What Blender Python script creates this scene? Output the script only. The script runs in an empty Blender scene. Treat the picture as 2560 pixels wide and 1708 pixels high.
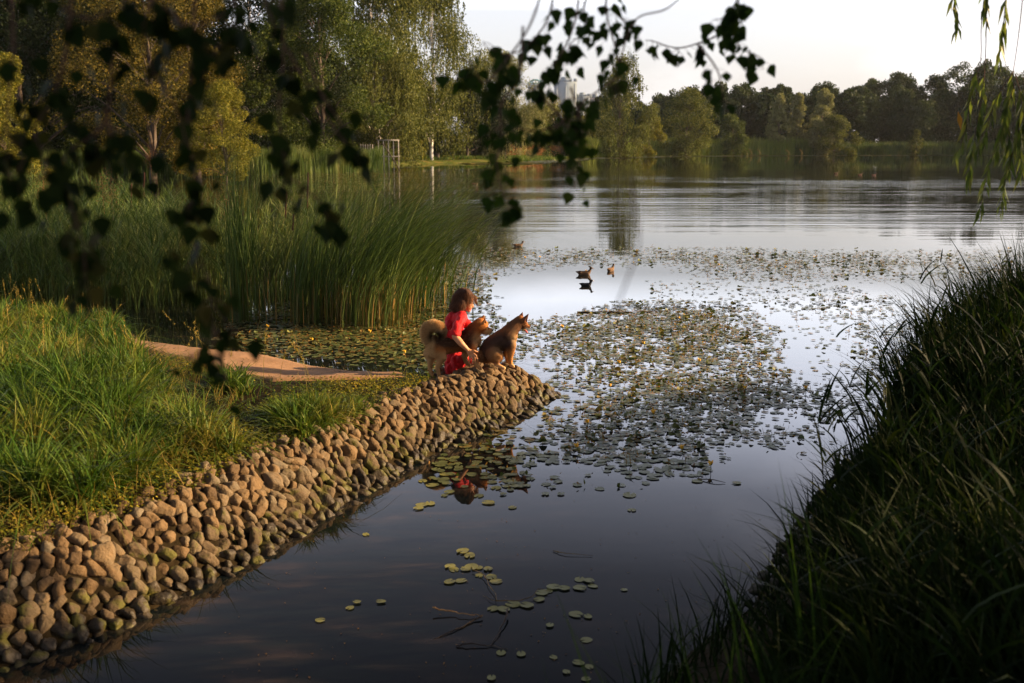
import bpy, bmesh, math, random
import numpy as np
from mathutils import Vector, Matrix, Euler

random.seed(5); rng = np.random.default_rng(5)
SC = bpy.context.scene; COL = SC.collection
R = math.radians
# ------------------------------------------------------------------ camera, sky, sun, exposure
CH = 2.6; F0 = 2489.0; PIT = math.atan((854 - 362) / F0)
cam = bpy.data.cameras.new('camera'); cam_o = bpy.data.objects.new('camera', cam); COL.objects.link(cam_o)
cam_o.location = (0, 0, CH); cam_o.rotation_euler = (math.pi / 2 - PIT, 0, 0)
cam.lens = 35; cam.sensor_width = 36; cam.clip_end = 6000; cam.clip_start = .05
cam.dof.use_dof = True; cam.dof.focus_distance = 11; cam.dof.aperture_fstop = 2.8
SC.camera = cam_o
SUN_EL = R(18.5); SUN_AZ = R(7)          # azimuth from +x towards +y
TO_SUN = Vector((math.cos(SUN_EL) * math.cos(SUN_AZ), math.cos(SUN_EL) * math.sin(SUN_AZ), math.sin(SUN_EL)))
sl = bpy.data.lights.new('sun', 'SUN'); sl.energy = 5.0; sl.angle = R(.6); sl.color = (1, .68, .36)
so = bpy.data.objects.new('sun', sl); COL.objects.link(so); so.rotation_euler = TO_SUN.to_track_quat('Z', 'Y').to_euler()
W = bpy.data.worlds.new('World'); SC.world = W; W.use_nodes = True
nt = W.node_tree; bg = nt.nodes['Background']
sky = nt.nodes.new('ShaderNodeTexSky'); sky.sky_type = 'NISHITA'; sky.sun_disc = False
sky.sun_elevation = SUN_EL; sky.sun_rotation = R(90) - SUN_AZ; sky.dust_density = 4.0; sky.air_density = 1.0; sky.ozone_density = 2.0
tint = nt.nodes.new('ShaderNodeMix'); tint.data_type = 'RGBA'; tint.blend_type = 'MULTIPLY'; tint.inputs[0].default_value = 1
tint.inputs[7].default_value = (1.04, .98, .96, 1)
nt.links.new(sky.outputs[0], tint.inputs[6])
# thin high cloud
tc = nt.nodes.new('ShaderNodeTexCoord'); mp = nt.nodes.new('ShaderNodeMapping'); mp.inputs[3].default_value = (1.6, 1.6, 4.5)
nz = nt.nodes.new('ShaderNodeTexNoise'); nz.inputs['Scale'].default_value = 1.7; nz.inputs['Detail'].default_value = 6
rp = nt.nodes.new('ShaderNodeValToRGB'); rp.color_ramp.elements[0].position = .48; rp.color_ramp.elements[1].position = .78
ml = nt.nodes.new('ShaderNodeMath'); ml.operation = 'MULTIPLY'; ml.inputs[1].default_value = .6
cl = nt.nodes.new('ShaderNodeMix'); cl.data_type = 'RGBA'; cl.inputs[7].default_value = (8.6, 8.6, 9.0, 1)
nt.links.new(tc.outputs['Generated'], mp.inputs[0]); nt.links.new(mp.outputs[0], nz.inputs['Vector'])
nt.links.new(nz.outputs[0], rp.inputs[0]); nt.links.new(rp.outputs[0], ml.inputs[0]); nt.links.new(ml.outputs[0], cl.inputs[0])
nt.links.new(tint.outputs[2], cl.inputs[6])
# evening veil: milky near the horizon, brightest in a band of thin cloud, deep and clear higher up
vl = nt.nodes.new('ShaderNodeMix'); vl.data_type = 'RGBA'; vl.inputs[0].default_value = .65; vl.inputs[7].default_value = (2.25, 2.18, 2.22, 1); nt.links.new(cl.outputs[2], vl.inputs[6])
sx = nt.nodes.new('ShaderNodeSeparateXYZ'); nt.links.new(tc.outputs['Generated'], sx.inputs[0])
er = nt.nodes.new('ShaderNodeValToRGB'); ee = er.color_ramp.elements
SKYR = [(0, .355), (.125, .39), (.152, .92), (.26, .92), (.33, .40), (.41, .15), (.50, .07), (1, .055)]
while len(ee) < len(SKYR): ee.new(.5)
for i_, (p_, v_) in enumerate(SKYR): ee[i_].position = p_; ee[i_].color = (v_, v_, v_ * (1 + .25 * p_), 1)
nt.links.new(sx.outputs[2], er.inputs[0]); em = nt.nodes.new('ShaderNodeMix'); em.data_type = 'RGBA'; em.blend_type = 'MULTIPLY'; em.inputs[0].default_value = 1
nt.links.new(vl.outputs[2], em.inputs[6]); nt.links.new(er.outputs[0], em.inputs[7]); vm = nt.nodes.new('ShaderNodeVectorMath'); vm.operation = 'SCALE'; vm.inputs[3].default_value = 2.6
nt.links.new(em.outputs[2], vm.inputs[0]); nt.links.new(vm.outputs[0], bg.inputs[0])
bg.inputs[1].default_value = .15
SC.view_settings.view_transform = 'Standard'; SC.view_settings.look = 'None'; SC.view_settings.gamma = 1
SC.view_settings.exposure = 1.5
SC.render.engine = 'CYCLES'; SC.cycles.max_bounces = 6; SC.cycles.transparent_max_bounces = 4
SC.cycles.diffuse_bounces = 3; SC.cycles.glossy_bounces = 3; SC.cycles.transmission_bounces = 3
SC.cycles.use_denoising = True; SC.cycles.caustics_reflective = False; SC.cycles.caustics_refractive = False

# ------------------------------------------------------------------ helpers
def ray(u, v):
    a = (u * 1.0894 - 1280) / F0; b = (854 - v * 1.0894) / F0
    return np.array([a, math.cos(PIT) + b * math.sin(PIT), -math.sin(PIT) + b * math.cos(PIT)])
def G(u, v, z=0.0):                      # where a sight line meets height z
    d = ray(u, v); t = (z - CH) / d[2]; return np.array([d[0] * t, d[1] * t, z])
def A(u, v, y):                          # where it meets the vertical plane at distance y
    d = ray(u, v); t = y / d[1]; return np.array([d[0] * t, y, CH + d[2] * t])
def link(o, parent=None):
    COL.objects.link(o)
    if parent: o.parent = parent
    return o
def tag(o, label=None, cat=None, group=None, kind=None):
    if label: o['label'] = label
    if cat: o['category'] = cat
    if group: o['group'] = group
    if kind: o['kind'] = kind
    return o
def root(name, loc=(0, 0, 0), rz=0):
    o = bpy.data.objects.new(name, None); COL.objects.link(o); o.location = loc; o.rotation_euler = (0, 0, rz)
    o.empty_display_size = .1; return o
def mesh(name, V, FS, mats=(), mi=None, smooth=False, col=None):
    if not isinstance(FS, (list, tuple)) or np.ndim(FS[0]) == 1: FS = [FS]
    FS = [np.asarray(f, dtype=np.int32) for f in FS if len(f)]
    V = np.asarray(V, dtype=np.float32)
    m = bpy.data.meshes.new(name); m.vertices.add(len(V)); m.vertices.foreach_set('co', V.ravel())
    nl = sum(f.size for f in FS); npoly = sum(len(f) for f in FS)
    m.loops.add(nl); m.loops.foreach_set('vertex_index', np.concatenate([f.ravel() for f in FS]))
    m.polygons.add(npoly); tot = np.concatenate([np.full(len(f), f.shape[1], np.int32) for f in FS])
    st = np.concatenate([[0], np.cumsum(tot)[:-1]]).astype(np.int32)
    m.polygons.foreach_set('loop_start', st); m.polygons.foreach_set('loop_total', tot)
    if smooth: m.polygons.foreach_set('use_smooth', np.ones(npoly, bool))
    for a in mats: m.materials.append(a)
    if mi is not None: m.polygons.foreach_set('material_index', np.asarray(mi, np.int32))
    m.update()
    if col is not None:
        at = m.color_attributes.new('Col', 'FLOAT_COLOR', 'POINT')
        c = np.ones((len(V), 4), np.float32); c[:, :3] = col; at.data.foreach_set('color', c.ravel())
    return m
def obj(name, V, FS, mats=(), parent=None, **k):
    if not isinstance(mats, (list, tuple)): mats = (mats,)
    return link(bpy.data.objects.new(name, mesh(name, V, FS, mats, **k)), parent)
class Acc:                               # collects pieces of ONE mesh
    def __init__(s): s.V = []; s.F = {}; s.n = 0; s.C = []
    def add(s, V, *FS, col=None):
        for f in FS:
            f = np.asarray(f, np.int32); s.F.setdefault(f.shape[1], []).append(f + s.n)
        s.V.append(np.asarray(V, np.float32)); s.n += len(V)
        if col is not None: s.C.append(np.broadcast_to(np.asarray(col, np.float32), (len(V), 3)))
    def get(s): return np.concatenate(s.V), [np.concatenate(f) for f in s.F.values()]
    def build(s, name, mats, parent=None, **k):
        V, F = s.get()
        if s.C: k['col'] = np.concatenate(s.C)
        return obj(name, V, F, mats, parent, **k)
def nrm(a): return a / np.maximum(np.linalg.norm(a, axis=-1, keepdims=True), 1e-9)
def tube(P, rad, sides=6, cap=True):
    P = np.asarray(P, float); n = len(P); rad = np.broadcast_to(np.asarray(rad, float), (n,))
    T = nrm(np.gradient(P, axis=0)); ref = np.array([.13, .97, .21]) if abs(T[0][1]) < .9 else np.array([1., 0, 0])
    X = nrm(np.cross(T, ref)); Y = np.cross(T, X)
    a = np.arange(sides) * 2 * math.pi / sides
    V = P[:, None] + rad[:, None, None] * (np.cos(a)[None, :, None] * X[:, None] + np.sin(a)[None, :, None] * Y[:, None])
    V = V.reshape(-1, 3); i = np.arange(n - 1)[:, None] * sides; j = np.arange(sides)[None]; k = (j + 1) % sides
    Fq = np.stack([i + j, i + k, i + sides + k, i + sides + j], -1).reshape(-1, 4)
    V = np.concatenate([V, P[:1], P[-1:]]); b = n * sides; jj = np.arange(sides); kk = (jj + 1) % sides
    Ft = np.concatenate([np.stack([np.full(sides, b), kk, jj], 1), np.stack([np.full(sides, b + 1), (n - 1) * sides + jj, (n - 1) * sides + kk], 1)])
    return V, Fq, Ft
def spline(P, k=6):
    P = np.asarray(P, float); Q = np.concatenate([[2 * P[0] - P[1]], P, [2 * P[-1] - P[-2]]]); out = []
    for i in range(1, len(Q) - 2):
        for t in np.arange(k) / k:
            a, b, c, d = Q[i - 1], Q[i], Q[i + 1], Q[i + 2]
            out.append(.5 * (2 * b + (c - a) * t + (2 * a - 5 * b + 4 * c - d) * t * t + (3 * b - a - 3 * c + d) * t ** 3))
    out.append(P[-1]); return np.array(out)
def rand_dirs(n, g=None): 
    g = g or rng; return nrm(g.normal(size=(n, 3)))
def leaves(C, D, N, L, Wd):              # one rhombic leaf per centre: D long axis, N facing
    n = len(C); L = np.broadcast_to(L, (n,))[:, None]; Wd = np.broadcast_to(Wd, (n,))[:, None]
    S = nrm(np.cross(D, N)); N2 = nrm(np.cross(S, D))
    V = np.stack([C - D * L / 2, C - D * L * .08 + S * Wd / 2 + N2 * L * .06, C + D * L / 2, C - D * L * .08 - S * Wd / 2 + N2 * L * .06], 1).reshape(-1, 3)
    return V, np.arange(4 * n).reshape(n, 4)
def blades(B, h, w, lean, bend, segs=4, g=None):
    """B base points, h heights, lean = horizontal vector at tip (fraction of h), bend exponent, ribbon blades"""
    g = g or rng; n = len(B); t = np.linspace(0, 1, segs + 1)
    h = np.broadcast_to(h, (n,)); w = np.broadcast_to(w, (n,)); bend = np.broadcast_to(bend, (n,))
    lm = np.linalg.norm(lean, axis=1)
    tt = t[None]; hor = tt ** bend[:, None]
    up = tt * (1 - .0 * tt) - (lm[:, None] ** 2) * .30 * hor ** 1.6 / np.maximum(.6, 1)
    P = B[:, None] + np.concatenate([lean[:, None, :2] * (hor * h[:, None])[..., None], (up * h[:, None])[..., None]], 2)
    a = g.uniform(0, math.pi, n); S = np.stack([np.cos(a), np.sin(a), np.zeros(n)], 1)
    wt = (w[:, None] * (1 - tt ** 1.8 * .96) * (.75 + .5 * np.sin(tt * 2.6)))[..., None] / 2
    V = np.stack([P - S[:, None] * wt, P + S[:, None] * wt], 2).reshape(-1, 3)
    b = (np.arange(n) * (segs + 1) * 2)[:, None]; s = np.arange(segs)[None] * 2
    Fq = np.stack([b + s, b + s + 1, b + s + 3, b + s + 2], -1).reshape(-1, 4)
    return V, Fq
def inpoly(x, y, poly):
    poly = np.asarray(poly); c = np.zeros(x.shape, bool); x2, y2 = poly[-1]
    for x1, y1 in poly:
        if y1 != y2: c ^= ((y1 > y) != (y2 > y)) & (x < (x2 - x1) * (y - y1) / (y2 - y1) + x1)
        x2, y2 = x1, y1
    return c
def pdist(x, y, poly, closed=True):
    poly = np.asarray(poly); d = np.full(x.shape, 1e9); n = len(poly)
    for i in range(n if closed else n - 1):
        a = poly[i]; b = poly[(i + 1) % n]; e = b - a; L = e @ e + 1e-12
        t = np.clip(((x - a[0]) * e[0] + (y - a[1]) * e[1]) / L, 0, 1)
        d = np.minimum(d, np.hypot(x - a[0] - t * e[0], y - a[1] - t * e[1]))
    return d
def sst(a, b, x): t = np.clip((x - a) / (b - a), 0, 1); return t * t * (3 - 2 * t)
def vnoise(x, y, s=1.0, seed=0):
    x = np.asarray(x) * s; y = np.asarray(y) * s; o = 0; amp = 1
    for k in range(3):
        o = o + amp * np.sin(x * 1.7 + 2.3 * np.sin(y * 1.1 + seed + k) + k * 1.9) * np.sin(y * 1.9 + 2.1 * np.sin(x * .9 + seed * 2 + k)); x = x * 2.1 + 3; y = y * 2.1 + 7; amp *= .5
    return o / 1.75

# ------------------------------------------------------------------ materials
def newmat(name):
    m = bpy.data.materials.new(name); m.use_nodes = True; t = m.node_tree; b = t.nodes['Principled BSDF']; return m, t, b
def rnode(t, stops, src):
    r = t.nodes.new('ShaderNodeValToRGB'); e = r.color_ramp.elements
    while len(e) < len(stops): e.new(.5)
    for i, (p, c) in enumerate(stops): e[i].position = p; e[i].color = (*c, 1)
    t.links.new(src, r.inputs[0]); return r
def foliage(name, cols, trans=.35, rough=.6, spec=.08, tw=(1.25, 1.3, .6), patch=0):
    m, t, b = newmat(name); g = t.nodes.new('ShaderNodeNewGeometry')
    src = g.outputs['Random Per Island']
    if patch:
        nz = t.nodes.new('ShaderNodeTexNoise'); nz.inputs['Scale'].default_value = patch; nz.inputs['Detail'].default_value = 2
        t.links.new(g.outputs['Position'], nz.inputs['Vector'])
        mm = t.nodes.new('ShaderNodeMath'); mm.operation = 'MULTIPLY_ADD'; mm.inputs[1].default_value = .45
        sb = t.nodes.new('ShaderNodeMath'); sb.operation = 'MULTIPLY_ADD'; sb.inputs[1].default_value = 1.6; sb.inputs[2].default_value = -.52
        t.links.new(nz.outputs[0], sb.inputs[0]); t.links.new(src, mm.inputs[0]); t.links.new(sb.outputs[0], mm.inputs[2]); src = mm.outputs[0]
    n = len(cols); r = rnode(t, [(i / (n - 1), c) for i, c in enumerate(cols)], src)
    t.links.new(r.outputs[0], b.inputs['Base Color']); b.inputs['Roughness'].default_value = rough; b.inputs['Specular IOR Level'].default_value = spec
    tr = t.nodes.new('ShaderNodeBsdfTranslucent'); mu = t.nodes.new('ShaderNodeMix'); mu.data_type = 'RGBA'; mu.blend_type = 'MULTIPLY'
    mu.inputs[0].default_value = 1; mu.inputs[7].default_value = (*tw, 1); t.links.new(r.outputs[0], mu.inputs[6]); t.links.new(mu.outputs[2], tr.inputs[0])
    mx = t.nodes.new('ShaderNodeMixShader'); mx.inputs[0].default_value = trans
    t.links.new(b.outputs[0], mx.inputs[1]); t.links.new(tr.outputs[0], mx.inputs[2]); t.links.new(mx.outputs[0], t.nodes['Material Output'].inputs[0]); return m
def noisy(name, stops, scale=8, rough=.8, bump=.3, bscale=None, detail=6, spec=.3, dist=.02, stretch=(1, 1, 1), coords='Object'):
    m, t, b = newmat(name); c = t.nodes.new('ShaderNodeTexCoord'); mp = t.nodes.new('ShaderNodeMapping'); mp.inputs[3].default_value = stretch
    t.links.new(c.outputs[coords], mp.inputs[0]); n1 = t.nodes.new('ShaderNodeTexNoise'); n1.inputs['Scale'].default_value = scale; n1.inputs['Detail'].default_value = detail
    t.links.new(mp.outputs[0], n1.inputs['Vector']); r = rnode(t, stops, n1.outputs[0]); t.links.new(r.outputs[0], b.inputs['Base Color'])
    b.inputs['Roughness'].default_value = rough; b.inputs['Specular IOR Level'].default_value = spec
    if bump:
        n2 = t.nodes.new('ShaderNodeTexNoise'); n2.inputs['Scale'].default_value = bscale or scale * 4; n2.inputs['Detail'].default_value = 5
        t.links.new(mp.outputs[0], n2.inputs['Vector']); bp = t.nodes.new('ShaderNodeBump'); bp.inputs['Strength'].default_value = bump; bp.inputs['Distance'].default_value = dist
        t.links.new(n2.outputs[0], bp.inputs['Height']); t.links.new(bp.outputs[0], b.inputs['Normal'])
    return m
def plain(name, c, rough=.6, spec=.3):
    m, t, b = newmat(name); b.inputs['Base Color'].default_value = (*c, 1); b.inputs['Roughness'].default_value = rough; b.inputs['Specular IOR Level'].default_value = spec; return m
def vcol(name, rough=.8, trans=0, sheen=0, fine=0):
    m, t, b = newmat(name); a = t.nodes.new('ShaderNodeVertexColor'); a.layer_name = 'Col'
    src = a.outputs[0]
    if fine:
        c = t.nodes.new('ShaderNodeNewGeometry'); r = rnode(t, [(0, (.75, .75, .75)), (1, (1.15, 1.15, 1.15))], c.outputs['Random Per Island'])
        mu = t.nodes.new('ShaderNodeMix'); mu.data_type = 'RGBA'; mu.blend_type = 'MULTIPLY'; mu.inputs[0].default_value = 1
        t.links.new(src, mu.inputs[6]); t.links.new(r.outputs[0], mu.inputs[7]); src = mu.outputs[2]
    t.links.new(src, b.inputs['Base Color']); b.inputs['Roughness'].default_value = rough; b.inputs['Specular IOR Level'].default_value = .2
    if trans:
        tr = t.nodes.new('ShaderNodeBsdfTranslucent'); t.links.new(src, tr.inputs[0]); mx = t.nodes.new('ShaderNodeMixShader'); mx.inputs[0].default_value = trans
        t.links.new(b.outputs[0], mx.inputs[1]); t.links.new(tr.outputs[0], mx.inputs[2]); t.links.new(mx.outputs[0], t.nodes['Material Output'].inputs[0])
    return m
M = {}
M['bark'] = noisy('bark', [(.3, (.035, .025, .02)), (.7, (.10, .075, .055))], 6, bump=.6, stretch=(1, 1, .3))
M['birchbark'] = noisy('birch bark', [(.36, (.05, .045, .04)), (.44, (.62, .58, .52)), (.8, (.75, .7, .64))], 3, bump=.2, stretch=(.6, .6, 2.5))
M['twig'] = noisy('twig', [(.3, (.06, .03, .025)), (.7, (.13, .07, .05))], 60, bump=0)
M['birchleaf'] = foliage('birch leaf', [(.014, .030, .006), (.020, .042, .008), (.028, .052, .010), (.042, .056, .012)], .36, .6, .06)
M['nearleaf'] = foliage('shaded birch leaf', [(.006, .012, .003), (.011, .022, .005), (.020, .032, .008), (.06, .05, .015)], .3, .6, .05)  # birch leaf again, with the shade darkened into its colour
M['willowleaf'] = foliage('willow leaf', [(.07, .10, .025), (.10, .14, .035), (.14, .17, .05), (.15, .16, .05)], .42, .4)
M['yellowleaf'] = plain('yellow leaf', (.75, .36, .03), .5)
M['f_dark'] = foliage('dark foliage', [(.006, .012, .004), (.012, .021, .006), (.022, .032, .008)], .18)  # dark leaf tone, lowered further to stand in for dense shade
M['f_green'] = foliage('green foliage', [(.022, .038, .008), (.05, .072, .014), (.105, .125, .024)], .22)
M['f_gold'] = foliage('golden foliage', [(.025, .027, .006), (.065, .058, .011), (.16, .115, .018)], .22)
M['f_olive'] = foliage('olive foliage', [(.03, .042, .009), (.072, .085, .018), (.15, .15, .034)], .22)
M['f_silver'] = foliage('silver foliage', [(.09, .10, .04), (.16, .165, .07), (.26, .25, .12)], .25)
M['f_yellow'] = foliage('yellow green foliage', [(.07, .08, .013), (.12, .12, .017), (.19, .16, .02)], .25)
M['f_wood'] = foliage('wood foliage', [(.014, .024, .009), (.028, .044, .015), (.065, .082, .028)], .2, patch=.06)
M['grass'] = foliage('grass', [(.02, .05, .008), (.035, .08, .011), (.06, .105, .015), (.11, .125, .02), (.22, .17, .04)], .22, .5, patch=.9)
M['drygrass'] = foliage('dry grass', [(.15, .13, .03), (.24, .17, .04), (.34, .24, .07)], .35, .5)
M['shadegrass'] = foliage('bank grass', [(.003, .007, .002), (.006, .013, .004), (.010, .021, .005), (.032, .042, .010)], .25, .6, .05, patch=1.2)  # right bank's shade is put into this near-black grass colour
M['reed'] = foliage('reed', [(.018, .038, .010), (.04, .07, .017), (.085, .12, .03), (.17, .17, .06)], .2, .5, patch=.35)
M['reedpale'] = foliage('pale reed', [(.09, .13, .03), (.15, .19, .045), (.22, .24, .065)], .2)
M['reedstem'] = foliage('reed stem', [(.10, .085, .03), (.17, .12, .045), (.3, .17, .05)], .15, .5)
M['herb'] = foliage('low herbs', [(.025, .055, .01), (.07, .10, .015), (.17, .16, .02), (.34, .25, .03)], .35, .5, patch=1.1)
M['dryherb'] = foliage('dry brown plumes', [(.16, .08, .04), (.25, .13, .06)], .3, .8)
M['soil'] = noisy('soil', [(.3, (.012, .009, .005)), (.6, (.028, .020, .010)), (.8, (.045, .035, .014))], 3, bump=.6, bscale=18, dist=.03, coords='Object')
_t = M['soil'].node_tree; _b = _t.nodes['Principled BSDF']; _b.inputs['Specular IOR Level'].default_value = .03; _src = _b.inputs['Base Color'].links[0].from_socket
_g = _t.nodes.new('ShaderNodeNewGeometry'); _s = _t.nodes.new('ShaderNodeSeparateXYZ'); _t.links.new(_g.outputs['Position'], _s.inputs[0]); _r = _t.nodes.new('ShaderNodeMapRange'); _r.inputs[1].default_value = 40; _r.inputs[2].default_value = 80; _t.links.new(_s.outputs[1], _r.inputs[0])
_n = _t.nodes.new('ShaderNodeTexNoise'); _n.inputs['Scale'].default_value = .5; _n.inputs['Detail'].default_value = 6; _t.links.new(_g.outputs['Position'], _n.inputs['Vector']); _c = rnode(_t, [(.35, (.04, .06, .012)), (.52, (.08, .095, .02)), (.65, (.15, .12, .04))], _n.outputs[0])
_m = _t.nodes.new('ShaderNodeMix'); _m.data_type = 'RGBA'; _t.links.new(_r.outputs[0], _m.inputs[0]); _t.links.new(_src, _m.inputs[6]); _t.links.new(_c.outputs[0], _m.inputs[7]); _t.links.new(_m.outputs[2], _b.inputs['Base Color'])
M['path'] = noisy('dirt', [(.25, (.17, .095, .05)), (.5, (.27, .155, .08)), (.8, (.36, .21, .115))], 2.6, bump=.55, bscale=28, dist=.012, rough=.95)
# ------------------------------------------------------------------ lake outline and terrain
NEAR = [(-4.4, 2.2), (-3.3, 3.7), (-2.59, 4.62), (-2.27, 4.91), (-2.08, 5.21), (-1.71, 5.86), (-1.43, 6.48), (-1.04, 7.42), (-.52, 8.46), (.0, 9.17), (.24, 9.7), (.48, 10.2)]
BACK = [(.40, 10.55), (.05, 10.72), (-.5, 10.72), (-1.1, 10.55), (-1.5, 10.55), (-2.26, 10.95), (-3.17, 11.25), (-4.0, 11.7), (-4.6, 12.7), (-5.9, 14.0), (-9, 16.0), (-14, 17.0), (-26, 20), (-40, 40)]
FARL = [(-48, 60), (-46, 82), (-30, 88), (-20, 91), (-15.8, 99), (-15.4, 124), (-13, 137), (.3, 155), (11, 205), (30, 235), (56, 249), (103, 260), (137, 262), (160, 225), (150, 150), (110, 90), (60, 45), (30, 24), (16, 16)]
RIGHT = [(10, 13.4), (7.4, 12.2), (5.2, 10.9), (3.8, 9.5), (2.82, 7.97), (2.41, 7.22), (2.09, 6.68), (1.37, 5.32), (1.10, 5.01), (.70, 4.48), (.2, 3.9), (-1.0, 3.2), (-2.3, 2.2), (-3.6, 0), (-7, -3)]
LAKE = np.array(NEAR + BACK + FARL + RIGHT + [(-9, -2)])
PATH = np.array([(-.95, 9.45), (-1.05, 9.95), (-1.2, 10.15), (-1.5, 10.22), (-2.26, 10.68), (-3.1, 10.98), (-3.9, 11.3), (-4.5, 11.5), (-4.6, 11.1), (-4.0, 10.6), (-3.4, 10.1), (-2.7, 9.5), (-2.3, 9.2), (-1.5, 9.3)])
def sdist(x, y):
    d = pdist(x, y, LAKE); return np.where(inpoly(x, y, LAKE), -d, d)
def hgt(x, y, sd=None):
    x = np.asarray(x, float); y = np.asarray(y, float)
    if sd is None: sd = sdist(x, y)
    left = (x < 1.2) & (y > np.where(x < -2, -x * .9 - 1.2, 2.9)) & (y < 40)
    crest = .38 * sst(-.02, .60, sd) ** .85 * (1 - .09 * sst(-.9, -.3, x)) - .085 * sst(-.42, -.62, x) * sst(9.45, 9.62, y) * sst(-3, -2, x) * sst(.1, .5, sd)
    hl = crest + .035 * np.clip(-x - 2.2 - 2.2 * sst(8.6, 10, y), 0, 14) * sst(.5, 2.5, sd) + .02 * vnoise(x, y, 1.3) * sst(.5, 1, sd)
    marsh = (y > 13) & (x < -3.5); hl = np.where(marsh, np.minimum(hl, .12 + .02 * sd), hl)
    near = (~left) & (y < 40) & (np.hypot(x, y) < 60)
    hr = .34 * sst(0, .55, sd) + (.40 + .25 * sst(7, 9.5, y)) * sst(.5, 2.8, sd) + .04 * vnoise(x, y, 1.1) * sst(.3, 1, sd) + .01 * np.clip(sd - 3, 0, 100)
    hf = .45 * sst(0, 3, sd) + 1.5 * sst(2, 30, sd) + .004 * np.clip(sd, 0, 400) + .25 * vnoise(x, y, .12) * sst(1, 6, sd)
    land = np.where(left, hl, np.where(near, hr, hf))
    return np.where(sd > 0, land, -np.minimum(.75, .55 * -sd + .01))
ang = np.concatenate([np.arange(-180, -42, 4.), np.arange(-42, 42, .3), np.arange(42, 180, 4.)]); ang = R(1) * ang
rad = np.concatenate([[0], np.geomspace(.4, 4500, 560)])
AA, RR = np.meshgrid(ang, rad); X = RR * np.sin(AA); Y = RR * np.cos(AA)
Z = hgt(X.ravel(), Y.ravel()).reshape(X.shape)
na, nr = len(ang), len(rad); i = np.arange(nr - 1)[:, None] * na; j = np.arange(na)[None]; k = (j + 1) % na
ter = obj('ground', np.stack([X, Y, Z], -1).reshape(-1, 3), np.stack([i + j, i + na + j, i + na + k, i + k], -1).reshape(-1, 4), M['soil'], smooth=True)
tag(ter, kind='structure')
def grid_on(poly, step, dz, name, mat):
    x0, y0 = poly.min(0); x1, y1 = poly.max(0); xs = np.arange(x0, x1 + step, step); ys = np.arange(y0, y1 + step, step)
    gx, gy = np.meshgrid(xs, ys); z = hgt(gx.ravel(), gy.ravel()).reshape(gx.shape) + dz + .006 * vnoise(gx, gy, 5)
    inside = inpoly(gx, gy, poly); edge = pdist(gx, gy, poly); z = z - .05 * sst(.10, 0, edge) * inside - .06 * (~inside)
    n = len(xs); i = np.arange(len(ys) - 1)[:, None] * n; j = np.arange(n - 1)[None]; Fq = np.stack([i + j, i + j + 1, i + n + j + 1, i + n + j], -1).reshape(-1, 4)
    keep = (inside | (edge < .12)).ravel()[Fq].all(1)
    return obj(name, np.stack([gx, gy, z], -1).reshape(-1, 3), Fq[keep], mat, smooth=True)
tag(grid_on(PATH, .04, .022, 'path', M['path']), kind='structure')
# water: dark, clear mirror, ruffled by a breeze further out
m, t, b = newmat('pond water'); b.inputs['Roughness'].default_value = .015; b.inputs['IOR'].default_value = 1.333
gm = t.nodes.new('ShaderNodeNewGeometry')
def tnoise(scale, stretch, detail=2, rot=0):
    mp = t.nodes.new('ShaderNodeMapping'); mp.inputs[3].default_value = stretch; mp.inputs[2].default_value = (0, 0, rot); t.links.new(gm.outputs['Position'], mp.inputs[0])
    n = t.nodes.new('ShaderNodeTexNoise'); n.inputs['Scale'].default_value = scale; n.inputs['Detail'].default_value = detail; t.links.new(mp.outputs[0], n.inputs['Vector']); return n.outputs[0]
def mth(op, a, bb):
    n = t.nodes.new('ShaderNodeMath'); n.operation = op
    for q, s in enumerate((a, bb)):
        if isinstance(s, (int, float)): n.inputs[q].default_value = s
        else: t.links.new(s, n.inputs[q])
    return n.outputs[0]
sep = t.nodes.new('ShaderNodeSeparateXYZ'); t.links.new(gm.outputs['Position'], sep.inputs[0])
def ramp01(src, a, bb):
    n = t.nodes.new('ShaderNodeMapRange'); n.interpolation_type = 'SMOOTHSTEP'; n.inputs[1].default_value = a; n.inputs[2].default_value = bb; t.links.new(src, n.inputs[0]); return n.outputs[0]
far = ramp01(sep.outputs[1], 19, 48); calm = ramp01(sep.outputs[1], 120, 55)
patch = ramp01(tnoise(.05, (.5, 1.6, 1), 2), .40, .62)
w1 = tnoise(1.0, (.07, .95, 1), 4, R(4)); w2 = tnoise(1.0, (.30, 3.2, 1), 2, R(-3))
hh = mth('ADD', mth('MULTIPLY', w1, 1.0), mth('MULTIPLY', w2, .22))
amp = mth('MULTIPLY', mth('MULTIPLY', far, mth('ADD', mth('MULTIPLY', calm, .95), .05)), mth('ADD', mth('MULTIPLY', patch, .8), .35))
nearw = mth('MULTIPLY', tnoise(5, (.7, 1.5, 1), 2), .003)
bp = t.nodes.new('ShaderNodeBump'); bp.inputs['Strength'].default_value = 1; bp.inputs['Distance'].default_value = .055
t.links.new(mth('ADD', mth('MULTIPLY', hh, amp), nearw), bp.inputs['Height']); t.links.new(bp.outputs[0], b.inputs['Normal'])
bc = rnode(t, [(.45, (.005, .008, .009)), (.58, (.011, .011, .010)), (.72, (.035, .026, .020))], tnoise(3.2, (.6, 2, 1), 4)); t.links.new(bc.outputs[0], b.inputs['Base Color'])
M['water'] = m
wt = obj('water', [(-900, -300, 0), (900, -300, 0), (900, 900, 0), (-900, 900, 0)], [[0, 1, 2, 3]], m); tag(wt, kind='structure')

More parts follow.
